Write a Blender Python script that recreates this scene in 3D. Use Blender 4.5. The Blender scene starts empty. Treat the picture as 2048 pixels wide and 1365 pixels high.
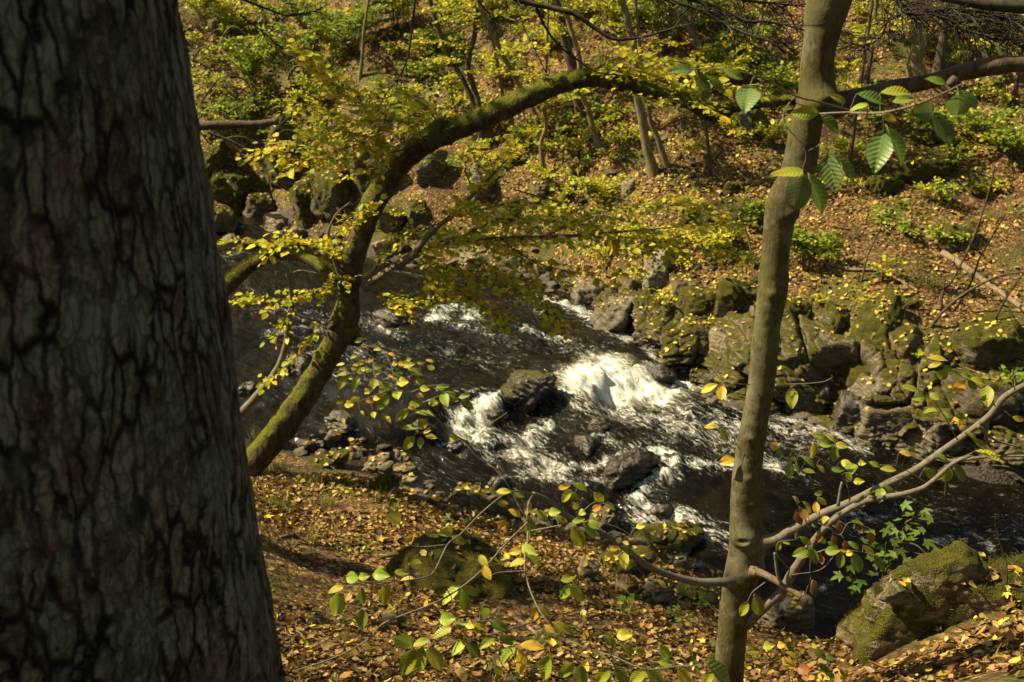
import bpy, bmesh, math, random
import numpy as np
rng = np.random.default_rng(11)
random.seed(5)
scene = bpy.context.scene
COL = scene.collection
R = math.radians

# ------------------------------------------------------------------ camera
CAM = np.array([0.0, 0.0, 6.0]); PITCH = R(20); F = 1991.0
cP, sP = math.cos(PITCH), math.sin(PITCH)
def ray(px, py):
    u = (px - 1024) / F; v = (py - 682.5) / F
    return np.array([u, cP - v * sP, -(sP + v * cP)])
def at(px, py, y):
    d = ray(px, py); return CAM + d * (y / d[1])
def onz(px, py, z):
    d = ray(px, py); return CAM + d * ((z - CAM[2]) / d[2])
def mpp(p):            # metres per photo pixel at a point
    q = np.asarray(p) - CAM
    return (q[1] * cP - q[2] * sP) / F
def cams(p):           # world points -> photo pixels
    q = np.atleast_2d(p) - CAM
    dep = q[:, 1] * cP - q[:, 2] * sP
    up = q[:, 1] * sP + q[:, 2] * cP
    return 1024 + F * q[:, 0] / dep, 682.5 - F * up / dep, dep

# ------------------------------------------------------------------ noise
def _hash(ix, iy, iz, s=0):
    h = (ix.astype(np.int64) * 374761393 + iy.astype(np.int64) * 668265263 + iz.astype(np.int64) * 2147483647 + s * 974711) & 0xFFFFFFFF
    h = ((h ^ (h >> 13)) * 1274126177) & 0xFFFFFFFF
    h = ((h ^ (h >> 15)) * 2246822519) & 0xFFFFFFFF
    return ((h ^ (h >> 16)) & 0xFFFFFF) / float(0xFFFFFF)
def vnoise(p, s=0):
    p = np.asarray(p, float)
    i = np.floor(p); f = p - i; f = f * f * f * (f * (f * 6 - 15) + 10)
    i = i.astype(np.int64); o = 0
    for dx in (0, 1):
        wx = f[:, 0] if dx else 1 - f[:, 0]
        for dy in (0, 1):
            wy = f[:, 1] if dy else 1 - f[:, 1]
            for dz in (0, 1):
                wz = f[:, 2] if dz else 1 - f[:, 2]
                o = o + wx * wy * wz * _hash(i[:, 0] + dx, i[:, 1] + dy, i[:, 2] + dz, s)
    return o * 2 - 1
def fbm(p, octv=4, s=0, gain=.5):
    p = np.asarray(p, float); a = 1; o = 0; t = 0
    for k in range(octv):
        o = o + a * vnoise(p * (2.03 ** k) + 17.3 * k, s + k); t += a; a *= gain
    return o / t
def worley(p, s=0):
    p = np.asarray(p, float); i = np.floor(p).astype(np.int64)
    f1 = np.full(len(p), 9.0); f2 = np.full(len(p), 9.0); idv = np.zeros(len(p))
    for dx in (-1, 0, 1):
        for dy in (-1, 0, 1):
            for dz in (-1, 0, 1):
                c = i + np.array([dx, dy, dz])
                q = c + np.stack([_hash(c[:, 0], c[:, 1], c[:, 2], s + k) for k in (1, 2, 3)], 1)
                d = np.linalg.norm(p - q, axis=1)
                n = d < f1
                f2 = np.where(n, f1, np.minimum(f2, d))
                idv = np.where(n, _hash(c[:, 0], c[:, 1], c[:, 2], s + 9), idv)
                f1 = np.where(n, d, f1)
    return f1, f2, idv
def sst(a, b, x):
    t = np.clip((x - a) / (b - a), 0, 1); return t * t * (3 - 2 * t)

# ------------------------------------------------------------------ mesh helpers
def tag(o, label=None, cat=None, group=None, kind=None):
    if label: o['label'] = label
    if cat: o['category'] = cat
    if group: o['group'] = group
    if kind: o['kind'] = kind
    return o
def mkmesh(name, V, Fs, mat, parent=None, col=None, uv=None, attrs=None, smooth=True):
    V = np.asarray(V, np.float32)
    if not isinstance(Fs, (list, tuple)): Fs = [Fs]
    Fs = [np.asarray(f, np.int32) for f in Fs if len(f)]
    me = bpy.data.meshes.new(name)
    me.vertices.add(len(V)); me.vertices.foreach_set('co', V.ravel())
    idx = np.concatenate([f.ravel() for f in Fs]); tot = np.concatenate([np.full(len(f), f.shape[1], np.int32) for f in Fs])
    me.loops.add(len(idx)); me.loops.foreach_set('vertex_index', idx)
    me.polygons.add(len(tot))
    me.polygons.foreach_set('loop_start', np.concatenate([[0], np.cumsum(tot)[:-1]]).astype(np.int32))
    if smooth: me.polygons.foreach_set('use_smooth', np.ones(len(tot), bool))
    if col is not None:
        a = me.attributes.new('col', 'FLOAT_COLOR', 'POINT')
        c = np.ones((len(V), 4), np.float32); c[:, :3] = col; a.data.foreach_set('color', c.ravel())
    for k, v in (attrs or {}).items():
        a = me.attributes.new(k, 'FLOAT', 'POINT'); a.data.foreach_set('value', np.asarray(v, np.float32))
    if uv is not None:
        l = me.uv_layers.new(name='UVMap'); l.data.foreach_set('uv', np.asarray(uv, np.float32)[idx].ravel())
    me.update(calc_edges=True); me.validate()
    o = bpy.data.objects.new(name, me); COL.objects.link(o)
    me.materials.append(mat)
    if parent is not None: o.parent = parent; o.matrix_parent_inverse = parent.matrix_world.inverted()
    return o
def empty(name, loc, label, cat, group=None):
    o = bpy.data.objects.new(name, None); COL.objects.link(o); o.empty_display_size = .2
    o.location = [float(c) for c in loc]; bpy.context.view_layer.update()
    return tag(o, label, cat, group)
class MB:
    def __init__(s): s.V = []; s.Q = []; s.T = []; s.C = []; s.U = []; s.n = 0
    def add(s, V, Q=None, T=None, C=None, U=None):
        V = np.asarray(V, float)
        s.V.append(V)
        if Q is not None and len(Q): s.Q.append(np.asarray(Q) + s.n)
        if T is not None and len(T): s.T.append(np.asarray(T) + s.n)
        if C is not None: s.C.append(np.broadcast_to(np.asarray(C, float), V.shape))
        if U is not None: s.U.append(np.asarray(U, float))
        s.n += len(V)
    def build(s, name, mat, parent=None, smooth=True):
        if not s.n: return None
        Fs = []
        if s.Q: Fs.append(np.concatenate(s.Q))
        if s.T: Fs.append(np.concatenate(s.T))
        return mkmesh(name, np.concatenate(s.V), Fs, mat, parent, np.concatenate(s.C) if s.C else None,
                      np.concatenate(s.U) if s.U else None, smooth=smooth)
def catmull(P, n):
    P = np.asarray(P, float)
    if len(P) < 3:
        t = np.linspace(0, 1, n)[:, None]; return P[0] * (1 - t) + P[-1] * t
    Q = np.vstack([2 * P[0] - P[1], P, 2 * P[-1] - P[-2]])
    u = np.linspace(0, len(P) - 1 - 1e-9, n); i = u.astype(int); t = (u - i)[:, None]
    a, b, c, d = Q[i], Q[i + 1], Q[i + 2], Q[i + 3]
    return .5 * (2 * b + (c - a) * t + (2 * a - 5 * b + 4 * c - d) * t ** 2 + (3 * b - a - 3 * c + d) * t ** 3)
def unit(v): v = np.asarray(v, float); return v / (np.linalg.norm(v, axis=-1, keepdims=True) + 1e-12)
def tube(P, r, sides=8, n=None, rough=0.0, seed=0, nf=3.0, cap=True):
    """swept tube through P (k,3) with radii r (k,)"""
    P = np.asarray(P, float); r = np.broadcast_to(np.asarray(r, float), (len(P),))
    n = n or max(4, len(P) * 4)
    PR = catmull(np.hstack([P, r[:, None]]), n); C = PR[:, :3]; rad = np.maximum(PR[:, 3], 5e-4)
    T = unit(np.gradient(C, axis=0))
    N = np.zeros_like(C); ref = np.array([0, 0, 1.0]) if abs(T[0][2]) < .9 else np.array([1.0, 0, 0])
    N[0] = unit(np.cross(T[0], ref))
    for i in range(1, n):
        v = N[i - 1] - T[i] * np.dot(N[i - 1], T[i]); N[i] = unit(v)
    B = np.cross(T, N)
    a = np.linspace(0, 2 * np.pi, sides, endpoint=False)
    D = N[:, None] * np.cos(a)[None, :, None] + B[:, None] * np.sin(a)[None, :, None]
    rr = rad[:, None] * np.ones(sides)
    if rough:
        q = (C[:, None] + D * rad[:, None, None]).reshape(-1, 3)
        rr = rr * (1 + rough * fbm(q * nf, 3, seed)).reshape(n, sides) if False else rr * (1 + rough * fbm(q * nf, 3, seed).reshape(n, sides))
    V = (C[:, None] + D * rr[:, :, None]).reshape(-1, 3)
    i = np.arange(n - 1)[:, None] * sides; j = np.arange(sides)[None]; k = (j + 1) % sides
    Q = np.stack([i + j, i + k, i + sides + k, i + sides + j], -1).reshape(-1, 4)
    Tt = []
    if cap:
        V = np.vstack([V, C[0], C[-1]]); e = n * sides; jj = np.arange(sides); kk = (jj + 1) % sides
        Tt = np.vstack([np.stack([np.full(sides, e), kk, jj], 1), np.stack([np.full(sides, e + 1), (n - 1) * sides + jj, (n - 1) * sides + kk], 1)])
    return V, Q, Tt
# ---- leaf templates: x along, y across, z out of the blade
LEAF_S = (np.array([[0, 0, 0], [.28, .32, .05], [.28, -.32, .05], [.68, .27, .03], [.68, -.27, .03], [1, 0, -.08], [.5, 0, -.03]]),
          np.array([[0, 6, 1], [0, 2, 6], [1, 6, 3], [2, 4, 6], [3, 6, 5], [4, 5, 6]]))
def _maple():
    tips = [(-100, .42), (-52, .72), (0, 1.0), (52, .72), (100, .42)]; pts = []
    ang = [-140]; rad = [.12]
    for k, (a, r) in enumerate(tips):
        ang += [a - 14, a, a + 14]; rad += [r * .68, r, r * .68]
        if k < 4: ang.append((a + tips[k + 1][0]) / 2); rad.append(.36)
    ang.append(140); rad.append(.12)
    V = [[.28, 0, -.03]] + [[.28 + .72 * r * math.cos(R(a)), .72 * r * math.sin(R(a)), .05 * (r - .4) * (1 if k % 2 else -1)] for k, (a, r) in enumerate(zip(ang, rad))]
    n = len(ang); T = [[0, 1 + k, 1 + (k + 1) % n] for k in range(n)]
    return np.array(V), np.array(T)
LEAF_M = _maple()
def _curl():
    V, T = [], []
    for i, x in enumerate([0, .25, .5, .75, 1]):
        w = [.03, .26, .3, .2, .0][i]
        for j, y in enumerate([-1, -.4, .4, 1]):
            V.append([x, y * w, .16 * abs(y) ** 1.5 * (1 - .4 * x) + .12 * (x - .5) ** 2])
    Q = [[i * 4 + j, (i + 1) * 4 + j, (i + 1) * 4 + j + 1, i * 4 + j + 1] for i in range(4) for j in range(3)]
    T = [[q[0], q[1], q[2]] for q in Q] + [[q[0], q[2], q[3]] for q in Q]
    return np.array(V), np.array(T)
LEAF_C = _curl()
def _horn(nr=15, nc=9):
    """pleated, toothed hornbeam leaf with a grid of rows and columns"""
    V, U = [], []
    for i in range(nr * 2 - 1):
        x = i / (nr * 2 - 2)
        w = .30 * (math.sin(math.pi * min(1, x ** .82)) ** .8) if 0 < x < 1 else 0.0
        for j in range(nc):
            y = -1 + 2 * j / (nc - 1)
            ww = w * (1.05 if (i % 2) else .97) if abs(y) > .99 else w
            ph = (x - .55 * abs(y) * w) * (nr - 1) * 2 * math.pi * .62
            z = .010 * math.cos(ph) * min(1, abs(y) * 2.2) - .22 * (x - .4) ** 2 + .30 * abs(y) * w - .05 * math.sin(x * 5 + y) * abs(y)
            V.append([x, y * ww, z]); U.append([x, .5 + .5 * y * (w / .3)])
    Q = [[i * nc + j, (i + 1) * nc + j, (i + 1) * nc + j + 1, i * nc + j + 1] for i in range(nr * 2 - 2) for j in range(nc - 1)]
    return np.array(V), np.array(Q), np.array(U)
LEAF_H = _horn()
def scatter(tpl, P, X, Z, size, col, wid=None):
    """instances of a leaf template -> V, faces, colours"""
    X = unit(X); Y = unit(np.cross(Z, X)); Zz = np.cross(X, Y)
    s = np.broadcast_to(np.asarray(size, float), (len(P),))[:, None, None]
    w = 1 if wid is None else np.asarray(wid)[:, None, None]
    t, f = tpl[0], tpl[1]
    V = P[:, None] + s * (X[:, None] * t[None, :, 0:1] + Y[:, None] * t[None, :, 1:2] * w + Zz[:, None] * t[None, :, 2:3])
    Fc = (f[None] + (np.arange(len(P)) * len(t))[:, None, None]).reshape(-1, f.shape[1])
    return V.reshape(-1, 3), Fc, np.repeat(col, len(t), axis=0)
def pick(pal, w, n, jit=.18):
    pal = np.asarray(pal, float); w = np.asarray(w, float)
    c = pal[rng.choice(len(pal), n, p=w / w.sum())]
    return np.clip(c * (1 + jit * rng.normal(size=(n, 1))) * (1 + .06 * rng.normal(size=(n, 3))), .004, .9)
def randunit(n):
    return unit(rng.normal(size=(n, 3)))

# ------------------------------------------------------------------ materials
def new_mat(name):
    m = bpy.data.materials.new(name); m.use_nodes = True
    nt = m.node_tree; nt.nodes.clear()
    out = nt.nodes.new('ShaderNodeOutputMaterial')
    return m, nt, out
class N:
    def __init__(s, nt): s.nt = nt
    def n(s, t, **k):
        o = s.nt.nodes.new(t)
        for a, v in k.items():
            if a.startswith('_'): setattr(o, a[1:], v)
        return o
    def l(s, a, b): s.nt.links.new(a, b)
    def coord(s, which='Object'): return s.n('ShaderNodeTexCoord').outputs[which]
    def pos(s): return s.n('ShaderNodeNewGeometry').outputs['Position']
    def nz(s):
        x = s.n('ShaderNodeSeparateXYZ'); s.l(s.n('ShaderNodeNewGeometry').outputs['Normal'], x.inputs[0]); return x.outputs['Z']
    def attr(s, name, typ='GEOMETRY', out='Fac'):
        a = s.n('ShaderNodeAttribute', _attribute_type=typ, _attribute_name=name); return a.outputs[out]
    def mapping(s, v, scale=(1, 1, 1), rot=(0, 0, 0)):
        m = s.n('ShaderNodeMapping'); s.l(v, m.inputs['Vector']); m.inputs['Scale'].default_value = scale; m.inputs['Rotation'].default_value = rot; return m.outputs[0]
    def noise(s, v, scale, detail=4, rough=.55, dist=0, out='Fac'):
        t = s.n('ShaderNodeTexNoise'); s.l(v, t.inputs['Vector'])
        t.inputs['Scale'].default_value = scale; t.inputs['Detail'].default_value = detail; t.inputs['Roughness'].default_value = rough; t.inputs['Distortion'].default_value = dist
        return t.outputs[out]
    def vor(s, v, scale, out='Color', feat='F1', rnd=1):
        t = s.n('ShaderNodeTexVoronoi', _feature=feat); s.l(v, t.inputs['Vector']); t.inputs['Scale'].default_value = scale; t.inputs['Randomness'].default_value = rnd
        return t.outputs[out]
    def ramp(s, f, stops, interp='LINEAR'):
        r = s.n('ShaderNodeValToRGB'); s.l(f, r.inputs[0]); e = r.color_ramp.elements; r.color_ramp.interpolation = interp
        while len(e) > 1: e.remove(e[-1])
        e[0].position = stops[0][0]; e[0].color = (*stops[0][1], 1) if hasattr(stops[0][1], '__len__') else (stops[0][1],) * 3 + (1,)
        for p, c in stops[1:]:
            x = e.new(p); x.color = (*c, 1) if hasattr(c, '__len__') else (c, c, c, 1)
        return r.outputs[0]
    def math(s, op, a, b=None, clamp=False):
        m = s.n('ShaderNodeMath', _operation=op, _use_clamp=clamp)
        for i, v in enumerate((a, b)):
            if v is None: continue
            if isinstance(v, (int, float)): m.inputs[i].default_value = v
            else: s.l(v, m.inputs[i])
        return m.outputs[0]
    def smooth(s, x, a, b):
        m = s.n('ShaderNodeMapRange', _interpolation_type='SMOOTHSTEP'); s.l(x, m.inputs['Value']); m.inputs['From Min'].default_value = a; m.inputs['From Max'].default_value = b
        return m.outputs[0]
    def mix(s, f, a, b, blend='MIX'):
        m = s.n('ShaderNodeMix', _data_type='RGBA', _blend_type=blend)
        for i, v in ((0, f), (6, a), (7, b)):
            if isinstance(v, (int, float)) and i == 0: m.inputs[0].default_value = v
            elif isinstance(v, tuple): m.inputs[i].default_value = (*v, 1)
            else: s.l(v, m.inputs[i])
        return m.outputs[2]
    def bump(s, h, strength=.5, dist=.02, nrm=None):
        b = s.n('ShaderNodeBump'); s.l(h, b.inputs['Height']); b.inputs['Strength'].default_value = strength; b.inputs['Distance'].default_value = dist
        if nrm is not None: s.l(nrm, b.inputs['Normal'])
        return b.outputs[0]
    def pbsdf(s, col, rough=.7, spec=.3, nrm=None):
        p = s.n('ShaderNodeBsdfPrincipled')
        if isinstance(col, tuple): p.inputs['Base Color'].default_value = (*col, 1)
        else: s.l(col, p.inputs['Base Color'])
        if isinstance(rough, (int, float)): p.inputs['Roughness'].default_value = rough
        else: s.l(rough, p.inputs['Roughness'])
        if isinstance(spec, (int, float)): p.inputs['Specular IOR Level'].default_value = spec
        else: s.l(spec, p.inputs['Specular IOR Level'])
        if nrm is not None: s.l(nrm, p.inputs['Normal'])
        return p
def leaf_mat(name, trans=.4, rough=.5, spec=.3, veins=False):
    m, nt, out = new_mat(name); g = N(nt)
    c = g.attr('col', out='Color')
    nrm = None
    if veins:
        uv = g.coord('UV'); sx = g.n('ShaderNodeSeparateXYZ'); g.l(uv, sx.inputs[0])
        ay = g.math('ABSOLUTE', g.math('SUBTRACT', sx.outputs['Y'], .5))
        ph = g.math('SINE', g.math('MULTIPLY', g.math('SUBTRACT', sx.outputs['X'], g.math('MULTIPLY', ay, .36)), 14 * 2 * math.pi * .62))
        v1 = g.smooth(ph, .72, 1.0)
        v2 = g.math('SUBTRACT', 1, g.smooth(ay, .008, .03))
        v = g.math('MAXIMUM', g.math('MULTIPLY', v1, .55), v2)
        blot = g.smooth(g.noise(g.pos(), 60, 3), .62, .72)
        c = g.mix(g.math('MULTIPLY', blot, .5), c, (.10, .055, .012))
        c = g.mix(g.math('MULTIPLY', v, .30), c, (.42, .44, .14))
        nrm = g.bump(ph, .25, .002)
    else:
        c = g.mix(g.math('MULTIPLY', g.noise(g.pos(), 40, 2), .5), c, g.mix(.5, c, (.15, .09, .02)))
    p = g.pbsdf(c, rough, spec, nrm)
    t = g.n('ShaderNodeBsdfTranslucent'); g.l(c, t.inputs[0])
    x = g.n('ShaderNodeMixShader'); x.inputs[0].default_value = trans
    g.l(p.outputs[0], x.inputs[1]); g.l(t.outputs[0], x.inputs[2]); g.l(x.outputs[0], out.inputs[0])
    return m
M = {}
M['leaf'] = leaf_mat('leaf', .5)
M['leaf_near'] = leaf_mat('leaf_near', .32, .42, .35, veins=True)
M['litter'] = leaf_mat('litter', .12, .6, .25)

def ground_mat():
    m, nt, out = new_mat('forest_floor'); g = N(nt); p = g.pos()
    wob = g.n('ShaderNodeVectorMath', _operation='ADD'); nz = g.n('ShaderNodeVectorMath', _operation='SCALE')
    g.l(g.noise(p, 9, 3, out='Color'), nz.inputs[0]); nz.inputs['Scale'].default_value = .10
    g.l(p, wob.inputs[0]); g.l(nz.outputs[0], wob.inputs[1])
    vc = g.n('ShaderNodeSeparateXYZ'); g.l(g.vor(wob.outputs[0], 26), vc.inputs[0])
    lc = g.ramp(vc.outputs['X'], [(0, (.045, .026, .011)), (.2, (.10, .056, .02)), (.45, (.175, .10, .032)), (.7, (.25, .155, .048)), (.88, (.33, .22, .07)), (.97, (.42, .30, .05))], 'CONSTANT')
    vd = g.vor(wob.outputs[0], 26, 'Distance')
    lc = g.mix(g.smooth(vd, .35, .8), lc, (.045, .026, .012))
    soil = g.ramp(g.noise(p, 30, 5), [(.3, (.018, .011, .006)), (.7, (.07, .042, .022))])
    c = g.mix(g.smooth(g.noise(p, 1.7, 5), .30, .52), soil, lc)
    ms = g.smooth(g.math('ADD', g.noise(p, .9, 5, .6), g.math('MULTIPLY', g.noise(p, 7, 3), .25)), .60, .74)
    mossc = g.ramp(g.noise(p, 60, 3), [(.3, (.022, .030, .004)), (.7, (.085, .095, .014))])
    c = g.mix(g.math('MULTIPLY', ms, .8), c, mossc)
    wet = g.attr('wet')
    mud = g.ramp(g.noise(p, 25, 5), [(.3, (.012, .009, .006)), (.7, (.045, .035, .024))])
    c = g.mix(wet, c, mud)
    h = g.math('ADD', g.math('MULTIPLY', vd, -.6), g.noise(p, 45, 4))
    b = g.pbsdf(c, g.math('SUBTRACT', .85, g.math('MULTIPLY', wet, .5)), .25, g.bump(h, .8, .03))
    g.l(b.outputs[0], out.inputs[0]); return m
M['ground'] = ground_mat()

def rock_mat():
    m, nt, out = new_mat('rock'); g = N(nt); p = g.pos(); ob = g.coord('Object')
    dist = g.n('ShaderNodeVectorMath', _operation='ADD'); sc = g.n('ShaderNodeVectorMath', _operation='SCALE')
    g.l(g.noise(p, 4, 4, out='Color'), sc.inputs[0]); sc.inputs['Scale'].default_value = .16
    g.l(ob, dist.inputs[0]); g.l(sc.outputs[0], dist.inputs[1])
    strat = g.noise(g.mapping(dist.outputs[0], (2.2, 2.2, 17), (.25, .35, 0)), 2.2, 5, .6)
    base = g.ramp(strat, [(.25, (.040, .033, .024)), (.45, (.105, .090, .068)), (.6, (.175, .155, .120)), (.8, (.29, .26, .205))])
    stain = g.smooth(g.noise(p, 2.0, 5, .6), .42, .60)
    base = g.mix(g.math('MULTIPLY', stain, .75), base, g.mix(.72, base, (.105, .072, .020)))
    lich = g.smooth(g.noise(p, 13, 4), .62, .7)
    base = g.mix(g.math('MULTIPLY', lich, .5), base, (.30, .31, .25))
    tone = g.attr('tone', 'OBJECT')
    base = g.mix(1.0, base, g.n('ShaderNodeCombineColor').outputs[0], 'MULTIPLY') if False else base
    tn = g.n('ShaderNodeVectorMath', _operation='SCALE'); g.l(base, tn.inputs[0]); g.l(tone, tn.inputs['Scale'])
    moss = g.attr('moss', 'OBJECT')
    up = g.math('ADD', g.math('MULTIPLY', g.nz(), .55), g.math('ADD', g.math('MULTIPLY', g.noise(p, 3.5, 5, .62), 1.5), g.math('MULTIPLY', g.noise(p, 22, 3), .35)))
    mf = g.smooth(g.math('ADD', up, g.math('MULTIPLY', moss, 1.1)), 1.66, 1.92)
    mossc = g.ramp(g.math('ADD', g.math('MULTIPLY', g.noise(p, 120, 3), .6), g.math('MULTIPLY', g.noise(p, 9, 3), .5)), [(.3, (.022, .024, .004)), (.52, (.065, .065, .008)), (.75, (.15, .14, .018))])
    c = g.mix(mf, tn.outputs[0], mossc)
    wet = g.attr('wet', 'OBJECT')
    h = g.math('ADD', g.math('MULTIPLY', strat, .8), g.math('ADD', g.math('MULTIPLY', g.noise(p, 28, 5, .65), .5), g.math('MULTIPLY', mf, g.noise(p, 140, 2))))
    b = g.pbsdf(c, g.math('SUBTRACT', .82, g.math('MULTIPLY', wet, .6)), g.math('ADD', .2, g.math('MULTIPLY', wet, .4)), g.bump(h, 1.0, .035))
    g.l(b.outputs[0], out.inputs[0]); return m
M['rock'] = rock_mat()

def bark_mat(name, lo, mid, hi, moss=0.0, mossc=((.02, .03, .003), (.09, .11, .008)), sz=(9, 9, 1.6), scale=2.2, bs=.9, bd=.02, ring=False, mlo=1.15):
    m, nt, out = new_mat(name); g = N(nt); p = g.pos()
    f = g.noise(g.mapping(p, sz), scale, 6, .62, .6)
    c = g.ramp(f, [(.28, lo), (.5, mid), (.74, hi)])
    bl = g.smooth(g.noise(p, 5, 4), .5, .66)
    c = g.mix(g.math('MULTIPLY', bl, .45), c, (.10, .115, .07))
    h = f
    if ring:
        rg = g.noise(g.mapping(p, (2.2, 2.2, 34)), 1.3, 4, .55, .35)
        rf = g.math('MULTIPLY', g.smooth(rg, .66, .74), g.smooth(g.noise(p, 6, 3), .48, .6))
        c = g.mix(g.math('MULTIPLY', rf, .8), c, (.022, .019, .012)); h = g.math('SUBTRACT', g.math('MULTIPLY', f, .5), rf)
        l1 = g.smooth(g.math('ADD', g.noise(p, 4.5, 5, .65), g.math('MULTIPLY', g.noise(p, 50, 3), .2)), .60, .70); c = g.mix(g.math('MULTIPLY', l1, .45), c, (.16, .155, .11))
        l2 = g.smooth(g.noise(p, 3.1, 5, .65), .50, .66); c = g.mix(g.math('MULTIPLY', l2, .5), c, (.075, .075, .018)); h = g.math('ADD', h, g.math('MULTIPLY', g.noise(p, 90, 3), .35))
    if moss:
        up = g.math('ADD', g.math('MULTIPLY', g.nz(), .75), g.math('ADD', g.math('MULTIPLY', g.noise(p, 4, 4, .6), 1.2), g.math('MULTIPLY', g.noise(p, 40, 3), .5)))
        mf = g.smooth(g.math('ADD', up, moss), mlo, mlo + .4)
        mc = g.ramp(g.noise(p, 90, 3), [(.3, mossc[0]), (.7, mossc[1])])
        c = g.mix(mf, c, mc); h = g.math('ADD', h, g.math('MULTIPLY', mf, g.noise(p, 110, 2)))
    b = g.pbsdf(c, .85, .2, g.bump(h, bs, bd)); g.l(b.outputs[0], out.inputs[0]); return m
M['bark_moss'] = bark_mat('mossy_bark', (.014, .010, .006), (.045, .031, .018), (.115, .085, .05), moss=.30, mossc=((.030, .038, .003), (.16, .175, .010)))
M['bark_smooth'] = bark_mat('smooth_bark', (.030, .025, .010), (.062, .052, .022), (.11, .097, .050), sz=(12, 12, 4), scale=6, bs=.5, bd=.007, ring=True)
M['bark_grey'] = bark_mat('grey_twig_bark', (.07, .06, .05), (.125, .11, .09), (.19, .17, .145), sz=(6, 6, 6), scale=9, bs=.4, bd=.004)
M['bark_brown'] = bark_mat('brown_bark', (.025, .017, .011), (.065, .046, .03), (.12, .09, .06), sz=(8, 8, 3), scale=3, bs=.7, bd=.01)
M['bark_dark'] = bark_mat('dark_twig_bark', (.014, .010, .008), (.03, .022, .016), (.055, .042, .03), sz=(6, 6, 6), scale=6, bs=.4, bd=.004)
M['bark_pale'] = bark_mat('pale_sapling_bark', (.07, .055, .025), (.15, .12, .06), (.25, .21, .13), sz=(9, 9, 2), scale=3, bs=.5, bd=.008, moss=.02, mossc=((.03, .04, .006), (.10, .11, .02)))
M['dead'] = bark_mat('dead_wood', (.07, .05, .035), (.17, .125, .085), (.28, .22, .16), sz=(14, 14, 2), scale=2.5, bs=.8, bd=.012)
def oldbark_mat():
    m, nt, out = new_mat('furrowed_bark'); g = N(nt); p = g.pos(); uv = g.coord('UV')
    def warp(v, sc, amt):
        s = g.n('ShaderNodeVectorMath', _operation='SUBTRACT'); g.l(g.noise(v, sc, 4, .6, out='Color'), s.inputs[0]); s.inputs[1].default_value = (.5, .5, .5)
        k = g.n('ShaderNodeVectorMath', _operation='SCALE'); g.l(s.outputs[0], k.inputs[0]); k.inputs['Scale'].default_value = amt
        ad = g.n('ShaderNodeVectorMath', _operation='ADD'); g.l(v, ad.inputs[0]); g.l(k.outputs[0], ad.inputs[1]); return ad.outputs[0]
    w1 = warp(warp(uv, 9, .035), 40, .014)
    big = g.mapping(w1, (1, .23, 1), (0, 0, .05)); e1 = g.vor(big, 36, 'Distance', 'DISTANCE_TO_EDGE'); id1 = g.n('ShaderNodeSeparateXYZ'); g.l(g.vor(big, 36), id1.inputs[0])
    sm = g.mapping(w1, (1, .26, 1), (0, 0, -.10)); e2 = g.vor(sm, 85, 'Distance', 'DISTANCE_TO_EDGE')
    gate = g.smooth(g.noise(g.mapping(uv, (1, .4, 1)), 12, 3), .36, .56)
    k1 = g.math('MAXIMUM', g.smooth(e1, .01, .12), g.math('MULTIPLY', g.math('SUBTRACT', 1, gate), .8)); k2 = g.smooth(e2, .0, .10)
    rough = g.noise(p, 70, 6, .7); n2 = g.noise(p, 8, 5, .6)
    plate = g.ramp(g.math('ADD', g.math('MULTIPLY', rough, .75), g.math('MULTIPLY', id1.outputs['X'], .25)), [(.32, (.055, .047, .038)), (.5, (.13, .113, .092)), (.66, (.235, .215, .185))])
    lich = g.smooth(g.math('ADD', n2, g.math('MULTIPLY', g.noise(p, 60, 4, .65), .35)), .58, .76)
    plate = g.mix(g.math('MULTIPLY', lich, .75), plate, (.19, .245, .20))
    red = g.smooth(g.noise(p, 14, 3), .58, .68); plate = g.mix(g.math('MULTIPLY', red, .4), plate, (.14, .08, .045))
    c = g.mix(g.math('ADD', .62, g.math('MULTIPLY', k2, .38)), (.04, .031, .024), plate); c = g.mix(k1, (.011, .008, .006), c)
    h = g.math('ADD', g.math('MULTIPLY', k1, 1.6), g.math('ADD', g.math('MULTIPLY', k2, .5), g.math('ADD', g.math('MULTIPLY', rough, .8), g.math('MULTIPLY', id1.outputs['Y'], .5))))
    b = g.pbsdf(c, .9, .15, g.bump(h, 1.0, .022)); g.l(b.outputs[0], out.inputs[0]); return m
M['old'] = oldbark_mat()
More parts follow.
